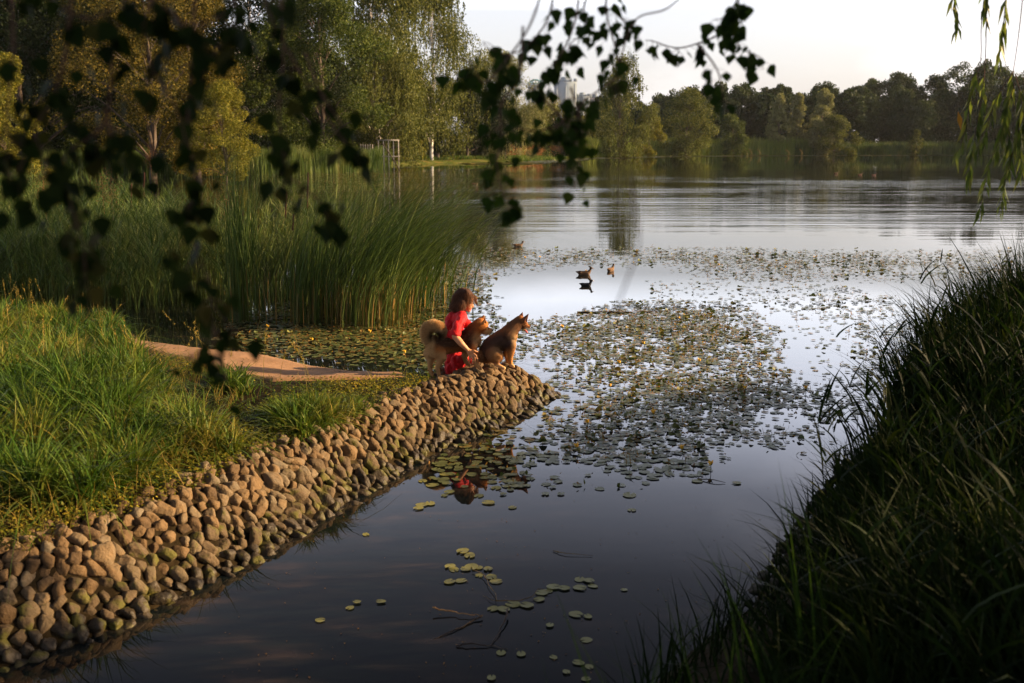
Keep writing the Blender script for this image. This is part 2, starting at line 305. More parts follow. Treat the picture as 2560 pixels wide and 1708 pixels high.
# ------------------------------------------------------------------ stone bank
def rock(seed, sz, sub=3):
    g = np.random.default_rng(seed); bm = bmesh.new(); bmesh.ops.create_icosphere(bm, subdivisions=sub, radius=1)
    V = np.array([v.co for v in bm.verts]); Fc = np.array([[v.index for v in f.verts] for f in bm.faces]); bm.free()
    N = rand_dirs(8, g); dd = g.uniform(.42, .88, 8); N = np.concatenate([N, [[0, 0, 1.], [0, 0, -1], [1, 0, 0], [-1, 0, 0], [0, 1, 0], [0, -1, 0]]]); dd = np.concatenate([dd, g.uniform(.72, .95, 6)])
    dot = V @ N.T; q = np.where(dot > .05, dd / np.maximum(dot, .05), 50); p = 55.
    r = (q ** -p).sum(1) ** (-1 / p)
    V = V * r[:, None]; V = V + nrm(V) * (.045 * vnoise(V[:, 0] + V[:, 2], V[:, 1] - V[:, 2], 4, seed))[:, None]
    return V * np.array(sz), Fc
def stone_mat(name, stops, moss):
    m, t, b = newmat(name); c = t.nodes.new('ShaderNodeTexCoord'); oi = t.nodes.new('ShaderNodeObjectInfo'); gi = t.nodes.new('ShaderNodeNewGeometry')
    n1 = t.nodes.new('ShaderNodeTexNoise'); n1.inputs['Scale'].default_value = 14; n1.inputs['Detail'].default_value = 7; t.links.new(gi.outputs['Position'], n1.inputs['Vector'])
    ad = t.nodes.new('ShaderNodeMath'); ad.operation = 'MULTIPLY_ADD'; ad.inputs[1].default_value = .6
    rn = t.nodes.new('ShaderNodeMath'); rn.operation = 'ADD'; t.links.new(oi.outputs['Random'], rn.inputs[0]); t.links.new(gi.outputs['Random Per Island'], rn.inputs[1])
    fr = t.nodes.new('ShaderNodeMath'); fr.operation = 'FRACT'; t.links.new(rn.outputs[0], fr.inputs[0])
    sc = t.nodes.new('ShaderNodeMath'); sc.operation = 'MULTIPLY'; sc.inputs[1].default_value = .62; t.links.new(n1.outputs[0], sc.inputs[0])
    t.links.new(fr.outputs[0], ad.inputs[0]); t.links.new(sc.outputs[0], ad.inputs[2]); r = rnode(t, stops, ad.outputs[0]); src = r.outputs[0]
    if moss:
        n2 = t.nodes.new('ShaderNodeTexNoise'); n2.inputs['Scale'].default_value = 9; n2.inputs['Detail'].default_value = 5; t.links.new(gi.outputs['Position'], n2.inputs['Vector'])
        r2 = rnode(t, [(.62 - moss * .3, (0, 0, 0)), (.74 - moss * .3, (1, 1, 1))], n2.outputs[0]); mx = t.nodes.new('ShaderNodeMix'); mx.data_type = 'RGBA'; t.links.new(r2.outputs[0], mx.inputs[0]); t.links.new(src, mx.inputs[6]); mx.inputs[7].default_value = (.085, .08, .018, 1); src = mx.outputs[2]
    t.links.new(src, b.inputs['Base Color']); b.inputs['Roughness'].default_value = .85; b.inputs['Specular IOR Level'].default_value = .25
    n3 = t.nodes.new('ShaderNodeTexNoise'); n3.inputs['Scale'].default_value = 34; n3.inputs['Detail'].default_value = 6; t.links.new(gi.outputs['Position'], n3.inputs['Vector'])
    bp = t.nodes.new('ShaderNodeBump'); bp.inputs['Strength'].default_value = .8; bp.inputs['Distance'].default_value = .02; t.links.new(n3.outputs[0], bp.inputs['Height']); t.links.new(bp.outputs[0], b.inputs['Normal']); return m
SD = stone_mat('dry cobble', [(.15, (.036, .023, .012)), (.4, (.088, .055, .026)), (.65, (.150, .096, .046)), (.95, (.13, .105, .070))], 0)
SM = stone_mat('mossy cobble', [(.2, (.06, .043, .024)), (.6, (.10, .07, .04)), (.95, (.13, .10, .06))], .35)
SW = stone_mat('wet cobble', [(.2, (.018, .014, .009)), (.6, (.038, .029, .018)), (.95, (.06, .048, .032))], .35)
SW.node_tree.nodes['Principled BSDF'].inputs['Roughness'].default_value = .5
NV = 14; RV = []
for q in range(NV):
    g = np.random.default_rng(100 + q); RV.append(rock(200 + q, (.062 * g.uniform(.95, 1.28), .058 * g.uniform(.85, 1.15), .058 * g.uniform(.8, 1.05))))
SB = stone_mat('dark bank stone', [(.2, (.012, .010, .008)), (.6, (.022, .018, .013)), (.95, (.035, .03, .02))], .3)  # cobble copy darkened so its colour carries the bank's shade
ROCKM = [[mesh('cobblestone', V, F_, (mt,), smooth=True) for V, F_ in RV] for mt in (SD, SM, SW, SB)]
def poisson(x0, x1, y0, y1, ok, rfun, tries, g):
    cell = .15; H = {}; out = []
    xs = g.uniform(x0, x1, tries); ys = g.uniform(y0, y1, tries); good = ok(xs, ys)
    xs = xs[good]; ys = ys[good]; zs = hgt(xs, ys); rr = rfun(xs, ys)
    for x, y, z, r in zip(xs, ys, zs, rr):
        kx, ky, kz = int(x // cell), int(y // cell), 0; bad = False
        for a in (-1, 0, 1):
            for b_ in (-1, 0, 1):
                for (px, py, pz, pr) in H.get((kx + a, ky + b_), ()):
                    if (px - x) ** 2 + (py - y) ** 2 + (pz - z) ** 2 < (.5 * (r + pr)) ** 2: bad = True; break
                if bad: break
            if bad: break
        if not bad: H.setdefault((kx, ky), []).append((x, y, z, r)); out.append((x, y, z, r))
    return out
NL = np.array(NEAR)
def stone_ok(x, y):
    sd = sdist(x, y); dn = pdist(x, y, NL, False); lim = .66 + .07 * vnoise(x, y, 2.2) + .10 * sst(-2.2, -3.2, x)
    a = (sd > -.10) & (dn < lim) & (y < 10.4)
    tip = (x > -.62 - .25 * (y - 9.6)) & (sd > -.10) & (y > 9.3) & (y < 10.8)
    return a | tip
g = np.random.default_rng(3)
pts = poisson(-4.2, .8, 2.6, 10.9, stone_ok, lambda x, y: .068 + .008 * vnoise(x, y, 6), 300000, g)
def frame_at(x, y):
    e = .06; z0 = hgt(np.array([x + e, x - e, x, x]), np.array([y, y, y + e, y - e])); n = Vector((-(z0[0] - z0[1]) / (2 * e), -(z0[2] - z0[3]) / (2 * e), 1)).normalized(); return n
P3 = np.array([[p[0], p[1]] for p in pts]); R3 = .091 * np.clip(np.exp(np.random.default_rng(8).normal(0, .14, len(pts))), .7, 1.4)
for it in range(40):
    z_ = hgt(P3[:, 0], P3[:, 1]); Q3 = np.concatenate([P3, z_[:, None]], 1); D3 = Q3[:, None] - Q3[None]; d3 = np.linalg.norm(D3, axis=2) + np.eye(len(P3)) * 9
    push = np.clip(.5 * (R3[:, None] + R3[None]) - d3, 0, .03) / d3; mv = (D3[..., :2] * push[..., None]).sum(1) * .35; N3 = P3 + mv; okk = stone_ok(N3[:, 0], N3[:, 1]); P3 = np.where(okk[:, None], N3, P3)
pts = [(x, y, z, r) for (x, y), z, r in zip(P3, hgt(P3[:, 0], P3[:, 1]), R3)]
recs = []
for (x, y, z, r) in pts:
    n = frame_at(x, y); up = Vector((0, 0, 1)) - n * n.z
    if up.length < .1: up = Vector((.6, -.6, 0)) - n * n.dot(Vector((.6, -.6, 0)))
    up.normalize(); Mx = Matrix((up, n.cross(up), n)).transposed().to_4x4()
    rot = Mx @ Matrix.Rotation(g.uniform(-1.2, .7), 4, 'Z') @ Matrix.Rotation(g.uniform(-.45, .45), 4, 'X') @ Matrix.Rotation(g.uniform(-.5, .25), 4, 'Y')
    s = r / .098 * g.uniform(.90, 1.12)
    sd = float(sdist(np.array([x]), np.array([y]))[0]); u = g.uniform(-.06, .06)
    cls = 2 if sd < .11 + u * .6 else (1 if sd < .27 + 1.6 * u else 0)
    T = Matrix.Translation(Vector((x, y, z)) + n * (-.004 + g.uniform(-.012, .014))) @ rot @ Matrix.Diagonal((s, s, s, 1))
    recs.append((math.hypot(x, y) , T, int(g.integers(NV)), cls, x, y))
def inview(x, y, z=.2):
    zc = y * math.cos(PIT) - (z - CH) * math.sin(PIT); u = 1280 + F0 * x / zc; v = 854 - F0 * (y * math.sin(PIT) + (z - CH) * math.cos(PIT)) / zc
    return -20 < u < 2580 and v < 1730
recs.sort(key=lambda q: (not inview(q[4], q[5]), q[0]))
LAB = ['dry tan cobblestone set in the upper rows of the sloping stone bank', 'greenish mossy cobblestone low on the sloping stone bank', 'dark wet cobblestone at the waterline of the stone bank']
def put_stone(q):
    o = bpy.data.objects.new('cobblestone', ROCKM[q[3]][q[2]]); o.matrix_world = q[1]; COL.objects.link(o)
    tag(o, LAB[q[3]], 'stone', ['dry cobblestones of the bank', 'mossy cobblestones of the bank', 'wet cobblestones at the waterline'][q[3]])
for q in recs[:300]: put_stone(q)
acc = Acc(); mi = []
for q in recs[300:]:
    V, F_ = RV[q[2]]; Mx = np.array(q[1]); acc.add(V @ Mx[:3, :3].T + Mx[:3, 3], F_); mi.append(np.full(len(F_), q[3]))
if mi:
    o = acc.build('cobblestones', (SD, SM, SW), smooth=True, mi=np.concatenate(mi)); tag(o, 'many smaller looking cobblestones paving the tip of the stone bank', 'stones', kind='stuff')
print('STONES', len(recs))
# pale flat stones along the far edge of the path, dark rubble at the right bank
g = np.random.default_rng(9)
for q, (x, y) in enumerate([(-1.28, 10.38), (-1.52, 10.42), (-1.42, 10.30), (-1.95, 10.72), (-2.12, 10.80), (-2.45, 10.92), (-2.72, 10.98), (-3.0, 11.1), (-1.75, 10.55), (-3.35, 11.2)]):
    o = bpy.data.objects.new('edging_stone', ROCKM[0][q % NV]); COL.objects.link(o); o.location = (x, y, float(hgt(np.array([x]), np.array([y]))[0]) + .012); o.scale = (1.25, .9, .55); o.rotation_euler = (0, 0, g.uniform(-.4, .4))
    tag(o, 'pale flat stone edging the dirt path beside the lily pads', 'stone', 'flat stones edging the path')
g = np.random.default_rng(12)
cum = [(1.37, 5.32), (2.09, 6.68), (2.41, 7.22), (2.82, 7.97)]
for (a, b_) in zip(cum[:-1], cum[1:]):
    n = int(math.dist(a, b_) / .10)
    for i_ in range(n):
        for row in range(3):
            f = (i_ + g.uniform(0, 1)) / n; x = a[0] + (b_[0] - a[0]) * f + .85 * (row * .11 - .02); y = a[1] + (b_[1] - a[1]) * f - .5 * (row * .11 - .02)
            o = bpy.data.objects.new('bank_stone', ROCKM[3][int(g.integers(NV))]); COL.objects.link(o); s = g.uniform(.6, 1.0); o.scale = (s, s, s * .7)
            o.location = (x, y, float(hgt(np.array([x]), np.array([y]))[0]) + .02); o.rotation_euler = tuple(g.uniform(-1, 1, 3) * (.4, .4, 3)); tag(o, 'shade-darkened stone at the water edge under the tall right bank grass', 'stone', 'dark stones under the right bank grass')

# ------------------------------------------------------------------ lily pads
def dp(l): return np.array([G(u, v)[:2] for u, v in l])
DENSE = [dp([(1180, 745), (1330, 708), (1480, 688), (1700, 695), (1800, 760), (1790, 850), (1900, 875), (1990, 930), (1960, 985), (1880, 1010), (1740, 1010), (1660, 1060), (1560, 1118), (1440, 1122), (1380, 1070), (1240, 1085), (1180, 1120), (1080, 1110), (920, 1115), (1020, 1020), (1180, 985), (1275, 900), (1265, 850), (1215, 800)]),
         dp([(490, 800), (520, 740), (640, 700), (980, 690), (1050, 600), (1150, 640), (1120, 700), (1190, 760), (1240, 830), (1000, 870), (890, 862), (700, 838), (530, 822)])]
SPARSE = [(dp([(1780, 690), (1960, 660), (2100, 700), (2060, 900), (1990, 960), (1900, 880), (1790, 800)]), .5), (dp([(1100, 568), (1500, 566), (1900, 572), (2350, 574), (2350, 640), (1950, 650), (1700, 650), (1500, 612), (1300, 620), (1080, 640)]), .42),
          (dp([(1450, 640), (1960, 640), (1960, 740), (1880, 760), (1700, 700), (1480, 690)]), .22),
          (dp([(1780, 1000), (1960, 990), (2000, 1060), (1860, 1080), (1700, 1070)]), .12), (dp([(1180, 1090), (1500, 1100), (1480, 1150), (1200, 1145)]), .25),
          (dp([(930, 1090), (1200, 1080), (1190, 1130), (1000, 1140)]), .35), (dp([(600, 400), (1100, 385), (1100, 430), (600, 470)]), .12)]
HOLES = [dp([(1175, 985), (1215, 940), (1250, 940), (1240, 975), (1190, 1000)]), dp([(1715, 940), (1830, 935), (1870, 975), (1750, 985)]), dp([(1130, 640), (1330, 605), (1460, 630), (1500, 680), (1330, 700), (1190, 720)]), dp([(1790, 720), (1960, 700), (1960, 850), (1800, 850)])]
g = np.random.default_rng(21)
def scatter(poly, dens, g, cell=.0062):
    x0, y0 = poly.min(0); x1, y1 = poly.max(0); n = int((x1 - x0) * (y1 - y0) / cell * dens)
    x = g.uniform(x0, x1, n); y = g.uniform(y0, y1, n); wx = x + .35 * vnoise(x, y, 1.6, 5); wy = y + .55 * vnoise(x, y, 1.3, 8); k = inpoly(wx, wy, poly); k &= g.random(n) < .25 + .75 * sst(0, .13 * y, pdist(wx, wy, poly)); return x[k], y[k]
px, py = [], []
for P in DENSE: x, y = scatter(P, 3.6, g); px.append(x); py.append(y)
for P, d in SPARSE: x, y = scatter(P, d * 2.6, g); px.append(x); py.append(y)
px = np.concatenate(px); py = np.concatenate(py)
hole = np.zeros(px.shape, bool)
for q, P in enumerate(HOLES): hole |= inpoly(px, py, P) & (g.random(len(px)) > (.03, .15, .06, .35)[q])
k = (~hole) & (sdist(px, py) < -.06) & (g.random(len(px)) < np.clip(.80 + .55 * vnoise(px, py, 1.1, 4) + .45 * vnoise(px, py, 4.5, 6) - .012 * np.clip(py - 12, 0, 40), .12, 1)); px = px[k]; py = py[k]
def pad(g, fold=0):
    n = 14; a = np.linspace(.22, 2 * math.pi - .22, n); r = 1 + .04 * g.normal(size=n)
    O = np.stack([np.cos(a) * r * 1.05, np.sin(a) * r * .95, .015 + .04 * g.random(n) * g.random(n) * 2 + fold * np.abs(np.sin(a)) ** 2], 1); I = O * .55; I[:, 2] = .015 * g.random(n) + fold * .35 * np.abs(np.sin(a))
    V = np.concatenate([[[0, 0, .02]], I, O]); T = [[0, i, i + 1] for i in range(1, n)]; Q = [[i, i + n, i + n + 1, i + 1] for i in range(1, n)]
    return V, np.array(T), np.array(Q)
PV = [pad(g) for q in range(8)] + [pad(g, .9), pad(g, 1.5)]
def padmat(name, cols, rough):
    m = foliage(name, cols, .1, rough, .22); return m
M['pad'] = padmat('lily pad', [(.045, .062, .022), (.075, .10, .034), (.11, .135, .045), (.15, .155, .05), (.22, .15, .045)], .42)
M['padnear'] = padmat('yellowish lily pad', [(.12, .145, .04), (.17, .19, .055), (.24, .23, .065), (.28, .21, .05)], .5)  # yellower and brighter than the pads of the carpet
M['padbrown'] = foliage('brown curled leaf', [(.10, .05, .02), (.2, .10, .03), (.35, .2, .05)], .3, .5)
order = np.argsort(py + np.abs(px) * .2); px = px[order]; py = py[order]
nI = 215; PM = [mesh('lily_pad', V, [T, Q], (M['pad'],)) for V, T, Q in PV]; PMN = [mesh('lily_pad', V, [T, Q], (M['padnear'],)) for V, T, Q in PV[:8]]
def put_pad(x, y, s, mset, label, group, fold=False):
    o = bpy.data.objects.new('lily_pad', mset[int(g.integers(8))]); COL.objects.link(o); o.location = (x, y, .004 + .006 * g.random()); o.scale = (s, s * g.uniform(.88, 1), s * .5); o.rotation_euler = (g.uniform(-.03, .03), g.uniform(-.03, .03), g.uniform(0, 6.28)); tag(o, label, 'lily pad', group); return o
for q in range(nI): put_pad(px[q], py[q], g.uniform(.028, .044), PM, 'small green lily pad at the near fringe of the floating pad carpet', 'lily pads at the near fringe of the pad carpet')
acc = Acc()
sel = np.arange(nI, len(px)); var = g.integers(0, 100, len(sel)); var = np.where(var < 95, var % 8, np.where(var < 98, 8, 9))
for v in range(10):
    s_ = sel[var == v]; n = len(s_); V, T, Q = PV[v]; nv = len(V); a = g.uniform(0, 6.28, n); sc = g.uniform(.020, .039, n) * (1 + .015 * np.clip(py[s_] - 10, 0, 12)); ti = g.uniform(-.05, .05, (n, 2)) * (1 if v < 8 else 5)
    P = V[None] * sc[:, None, None] * np.array([1, 1, .55 if v < 8 else .8]); c, s0 = np.cos(a)[:, None], np.sin(a)[:, None]
    Xr = P[..., 0] * c - P[..., 1] * s0; Yr = P[..., 0] * s0 + P[..., 1] * c; Zr = P[..., 2] + Xr * ti[:, :1] + Yr * ti[:, 1:] + .004 + .008 * g.random((n, 1)) + (.01 if v > 7 else 0)
    V2 = np.stack([Xr + px[s_][:, None], Yr + py[s_][:, None], Zr], -1).reshape(-1, 3); off = (np.arange(n) * nv)[:, None, None]
    acc.add(V2, (T[None] + off).reshape(-1, 3), (Q[None] + off).reshape(-1, 4))
tag(acc.build('lily_pads', M['pad']), 'carpet of thousands of small green lily pads floating on the pond', 'lily pads', kind='stuff')
# withered leaves, stalks and bits poking up among the pads
n = 8000; q = g.integers(0, len(px), n); C = np.stack([px[q] + g.normal(0, .05, n), py[q] + g.normal(0, .05, n), g.uniform(.008, .045, n)], 1)
C = C[sdist(C[:, 0], C[:, 1]) < -.05]; n = len(C); V, F_ = leaves(C, nrm(rand_dirs(n, g) * [1, 1, .7]), rand_dirs(n, g), g.uniform(.015, .05, n), g.uniform(.008, .022, n)); acc = Acc(); acc.add(V, F_)
q = g.integers(0, len(px), 1500); V, F_ = blades(np.stack([px[q], py[q], np.zeros(len(q))], 1), g.uniform(.03, .13, len(q)), .006, g.normal(0, .6, (len(q), 2)), 1.6, 3, g); acc.add(V, F_)
tag(acc.build('withered_leaves', M['padbrown']), 'brown and orange withered bits scattered over the lily pads', 'withered leaves', kind='stuff')
acc = Acc(); n = 1100; q = g.integers(0, len(px), n); C = np.stack([px[q] + g.normal(0, .04, n), py[q] + g.normal(0, .04, n), g.uniform(.015, .05, n)], 1)
V, F_ = leaves(C, rand_dirs(n, g), rand_dirs(n, g), g.uniform(.025, .06, n), g.uniform(.02, .045, n)); acc.add(V, F_)
tag(acc.build('raised_leaves', M['f_green']), 'fresh green leaves standing up out of the pad carpet', 'leaves', kind='stuff')
# floating cluster of pads and twigs in the dark foreground water
FG = [(1062, 1267, 31), (1078, 1277, 29), (1033, 1302, 28), (1042, 1308, 27), (1068, 1308, 24), (1082, 1303, 34), (1032, 1337, 27), (1058, 1334, 28), (1099, 1304, 20), (1120, 1308, 24), (1100, 1322, 22), (1128, 1326, 28), (1139, 1336, 29), (1208, 1391, 33), (1178, 1388, 36), (1156, 1401, 30), (1131, 1399, 27), (1237, 1378, 25), (1242, 1362, 30), (1270, 1349, 31), (1256, 1358, 25), (1294, 1352, 27), (1330, 1331, 27), (1352, 1335, 26), (1360, 1346, 24), (1330, 1351, 31), (1322, 1412, 33), (1349, 1417, 22), (1262, 1437, 21), (1345, 1470, 28), (1150, 1500, 24), (1196, 1503, 24), (1327, 1523, 28), (1352, 1532, 22), (1128, 1558, 24), (819, 1384, 19), (874, 1383, 22), (735, 1425, 23), (803, 1397, 20), (1432, 1355, 16), (1120, 1155, 32), (1176, 1166, 20), (968, 1160, 28), (987, 1157, 26), (960, 1168, 24), (970, 1105, 22), (990, 1115, 26), (1020, 1090, 24), (1450, 1172, 22), (1445, 1137, 36), (840, 1228, 18), (1270, 1510, 20), (1600, 1105, 26), (1690, 1110, 22), (1345, 1560, 22), (1300, 1545, 20)]
for u, v, w in FG:
    p = G(u, v); s = w * 1.0894 / F0 * (p[1] * math.cos(PIT) + CH * math.sin(PIT)) / 2
    put_pad(p[0], p[1], s, PMN, 'yellow green lily pad floating alone or in a small cluster on dark open water', 'loose lily pads on the dark foreground water')
def stick(P, r, name, label, cat, mat, r2=None):
    r *= .62; P = spline(P, 4); P = P + np.random.default_rng(len(label)).normal(0, .004, P.shape) * [1, 1, .2]; V, a, b_ = tube(P, np.linspace(r, r2 or r * .4, len(P)), 6); o = obj(name, V, [a, b_], mat, smooth=True); tag(o, label, cat); return o
def GP(l, z=.006): return [G(u, v, z + dz) for (u, v, dz) in l]
M['orangestick'] = noisy('orange wood', [(.3, (.3, .15, .05)), (.7, (.5, .28, .1))], 40, bump=.2)  # warm orange brown, brighter than the other sticks
stick(GP([(994, 1394, .03), (1010, 1399, .02), (1040, 1404, .012), (1070, 1410, .01), (1103, 1413, .0)]), .008, 'floating_stick', 'bare orange brown stick floating flat beside the loose lily pads', 'stick', M['orangestick'])
stick(GP([(1108, 1413, .01), (1070, 1432, 0), (1030, 1452, 0), (995, 1468, -.006)]), .009, 'floating_stick', 'dark thin stick slanting down left from the orange stick', 'stick', M['bark'])
stick(GP([(1165, 1398, .03), (1150, 1440, .01), (1128, 1478, 0)]), .009, 'floating_stick', 'dark upright looking stick below the pad cluster', 'stick', M['bark'])
stick(GP([(1048, 1482, 0), (1080, 1478, .01), (1128, 1482, .0), (1165, 1490, 0)]), .008, 'floating_stick', 'dark forked stick floating lowest in the foreground', 'stick', M['bark'])
stick(GP([(1085, 1307, .01), (1110, 1320, .012), (1125, 1345, .01), (1140, 1378, .008), (1105, 1368, 0)]), .005, 'pond_stem', 'pale leaf stem curving through the upper pad cluster', 'stem', M['reedstem'])
stick(GP([(1140, 1380, .01), (1180, 1378, .012), (1220, 1370, .01), (1235, 1352, .015), (1262, 1358, .01)]), .005, 'pond_stem', 'pale leaf stem linking the two halves of the pad cluster', 'stem', M['reedstem'])
stick(GP([(1270, 1265, .0), (1300, 1270, .006), (1360, 1275, 0)]), .005, 'pond_stem', 'thin straw floating alone on the open dark water', 'stem', M['reedstem'])
stick(GP([(1325, 717, .0), (1400, 716, .012), (1470, 716, .01), (1540, 713, 0)]), .02, 'floating_branch', 'long dark branch lying level at the far edge of the pads', 'branch', M['bark'])
stick(GP([(1600, 1098, 0), (1640, 1102, .012), (1665, 1108, 0)]), .009, 'floating_stick', 'dark twig floating right of the pad carpet', 'stick', M['bark'])
g_ = np.random.default_rng(15); n = 900; u_ = g_.uniform(500, 1900, n); v_ = g_.uniform(1090, 1560, n); C = np.array([G(a, b_) for a, b_ in zip(u_, v_)]); C = C[(sdist(C[:, 0], C[:, 1]) < -.1) & (g_.random(n) < .35 + .5 * vnoise(C[:, 0], C[:, 1], 1.5))]; n = len(C); C[:, 2] = .004
V, F_ = leaves(C, nrm(rand_dirs(n, g_) * [1, 1, .03]), np.tile([0, 0, 1.], (n, 1)), g_.uniform(.004, .022, n), g_.uniform(.003, .010, n)); tag(obj('floating_specks', V, F_, M['padbrown']), 'tiny specks and leaf bits drifting on the dark foreground water', 'debris', kind='stuff')
# flowers
yb = plain('yellow petal', (.8, .45, .03), .5)
def uvsph(c, r, n=6):
    a = np.linspace(0, math.pi, n); P = np.stack([np.zeros(n), np.zeros(n), -np.cos(a)], 1) * r + c; return tube(P + [[0, 0, 0]], np.maximum(np.sin(a) * r, .0005), 7)
fm = Acc(); V, a, b_ = uvsph(np.array([0, 0, .075]), .017); fm.add(V, a, b_)
for k_ in range(5):
    an = k_ * 1.256; V, F_ = leaves(np.array([[math.cos(an) * .018, math.sin(an) * .018, .083]]), np.array([[math.cos(an), math.sin(an), .8]]), np.array([[0, 0, 1.]]), .03, .024); fm.add(V, F_)
fst = Acc(); V, a, b_ = tube([[.01, 0, -.02], [0, .005, .03], [0, 0, .065]], .003, 5); fst.add(V, a, b_)
Vf, Ff = fm.get(); Vs_, Fs_ = fst.get(); fme = mesh('blossom', Vf, Ff, (yb,)); sme = mesh('stalk', Vs_, Fs_, (M['f_green'],))
for u, v in [(1345, 630), (1238, 597), (1480, 800), (1560, 740), (1602, 840), (1710, 905), (1400, 900), (1290, 760), (1632, 1082), (1350, 985), (1850, 905), (1205, 598), (1500, 960), (720, 790), (845, 772), (610, 760), (1745, 850), (1423, 845), (1570, 1045), (1330, 1040), (1800, 620), (1650, 615), (930, 820)]:
    p = G(u, v); r_ = root('water_flower', (p[0], p[1], 0), g.uniform(0, 6)); r_.rotation_euler = (g.uniform(-.3, .3), g.uniform(-.3, .3), g.uniform(0, 6))
    tag(r_, 'small yellow water flower on a short stalk among the lily pads', 'flower', 'yellow flowers among the lily pads')
    for mm_, nn in ((fme, 'blossom'), (sme, 'stalk')): link(bpy.data.objects.new(nn, mm_), r_)

# ------------------------------------------------------------------ grass on the left bank
g = np.random.default_rng(33)
def on_land(x, y, lo, hi=99):
    sd = sdist(x, y); return (sd > lo) & (sd < hi) & ~inpoly(x, y, PATH) & (pdist(x, y, PATH) > .04), sd
LBX = (-11, .2); LBY = (3.6, 15.5)
def left_vis(x, y): return (x > -.62 * y - 1.2)
acc = Acc()
# short turf everywhere
n = 60000; x = g.uniform(*LBX, n); y = g.uniform(3.4, 15, n); ok, sd = on_land(x, y, .52); ok &= left_vis(x, y) & (x < -.72 - .0 * y) & (y < 14)
edge = sd < (.62 + .07 * vnoise(x, y, 2.2) + .10 * sst(-2.2, -3.2, x)) - .06; ok &= ~edge | (g.random(n) < .12)
ok &= ~((x > -1.1) & (y > 9.5))
x, y = x[ok], y[ok]; B = np.stack([x, y, hgt(x, y) - .01], 1); n = len(x); V, F_ = blades(B, g.uniform(.03, .11, n), g.uniform(.004, .008, n), g.normal(0, .7, (n, 2)), 1.7, 3, g); acc.add(V, F_)
tag(acc.build('turf', M['grass']), 'short turf covering the left bank', 'grass', kind='stuff')
# tufts of long arching blades
acc = Acc(); tuft = []
AREAS = [(dp([(0, 0)]), 0)]
def area(l, z=.45): return np.array([G(u, v, z)[:2] for u, v in l])
LONG = [(area([(-60, 840), (120, 800), (300, 850), (360, 880), (440, 950), (560, 1010), (520, 1040), (430, 1030), (300, 1100), (120, 1160), (-60, 1180)]), 190, .22, .46),
        (area([(640, 935), (880, 918), (935, 925), (830, 970), (700, 995), (620, 980)]), 80, .12, .24),
        (area([(520, 800), (560, 830), (560, 900), (500, 880)]), 8, .15, .22),
        (area([(-60, 690), (200, 700), (380, 760), (350, 800), (100, 790), (-60, 830)]), 130, .15, .30)]
for P, nt_, h0, h1 in LONG:
    x0, y0 = P.min(0); x1, y1 = P.max(0); c = 0
    while c < nt_:
        x, y = g.uniform(x0, x1), g.uniform(y0, y1)
        if inpoly(np.array([x]), np.array([y]), P)[0] and not inpoly(np.array([x]), np.array([y]), PATH)[0]: tuft.append((x, y, g.uniform(h0, h1) * (1 + .25 * float(vnoise(x, y, 2)) ))); c += 1
T = np.array(tuft); nb = 64; n = len(T) * nb; k = np.repeat(np.arange(len(T)), nb); off = g.normal(0, .055, (n, 2)); B = np.zeros((n, 3)); B[:, :2] = T[k, :2] + off; B[:, 2] = hgt(B[:, 0], B[:, 1]) - .01
ok = (sdist(B[:, 0], B[:, 1]) > .5) & ~inpoly(B[:, 0], B[:, 1], PATH); B = B[ok]; k = k[ok]; off = off[ok]; n = len(B)
lean = off * 11 + g.normal(0, .34, (n, 2)) + [.10, -.05]; V, F_ = blades(B, T[k, 2] * g.uniform(.4, 1.2, n), g.uniform(.008, .018, n), lean, g.uniform(1.5, 2.4, n), 6, g); acc.add(V, F_)
tag(acc.build('long_grass', M['grass']), 'lush long arching grass on the left bank', 'grass', kind='stuff')
# low herbs with small leaves near the stones and dry yellow patches
acc = Acc(); n = 120000; x = g.uniform(-6, -.8, n); y = g.uniform(3.6, 11, n); ok, sd = on_land(x, y, .5); ok &= (sd < 1.5 + .3 * vnoise(x, y, 1.5)) & left_vis(x, y) & (y < 10.2) & (sd > .56 + .07 * vnoise(x, y, 2.2) + .10 * sst(-2.2, -3.2, x) - g.uniform(0, .1, n)); ok &= ~((x > -1.0) & (y > 9.4))
x, y = x[ok], y[ok]; n = len(x); C = np.stack([x, y, hgt(x, y) + g.uniform(.0, .075, n)], 1); V, F_ = leaves(C, nrm(rand_dirs(n, g) * [1, 1, .4]), nrm(rand_dirs(n, g) * .6 + [0, 0, 1]), g.uniform(.014, .032, n), g.uniform(.012, .022, n)); acc.add(V, F_)
tag(acc.build('ground_cover', M['herb']), 'low leafy herbs and clover along the top of the stone bank', 'ground cover', kind='stuff')
acc = Acc(); n = 26000; x = g.uniform(-11, -1, n); y = g.uniform(4, 15, n); ok, sd = on_land(x, y, .5); pn = vnoise(x, y, .9, 7); ok &= left_vis(x, y) & ((pn > .05) | (y > 8.7)) & (y < 14.5) & (x < -.9); ok &= ~((x > -2.2) & (y < 9.2) & (pn < .3)) & ~((y > 8.6) & (y < 9.7) & (x > -3))
x, y = x[ok], y[ok]; n = len(x); B = np.stack([x, y, hgt(x, y)], 1); V, F_ = blades(B, g.uniform(.08, .30, n), g.uniform(.002, .0045, n), g.normal(0, .45, (n, 2)), 1.8, 4, g); acc.add(V, F_)
n = 260; x = g.uniform(-8, -1.6, n); y = g.uniform(8.5, 14, n); ok, sd = on_land(x, y, .6); x, y = x[ok], y[ok]; n = len(x); B = np.stack([x, y, hgt(x, y)], 1); hh_ = g.uniform(.3, .62, n); ln = g.normal(0, .2, (n, 2)); V, F_ = blades(B, hh_, .004, ln, 2.0, 5, g); acc.add(V, F_)
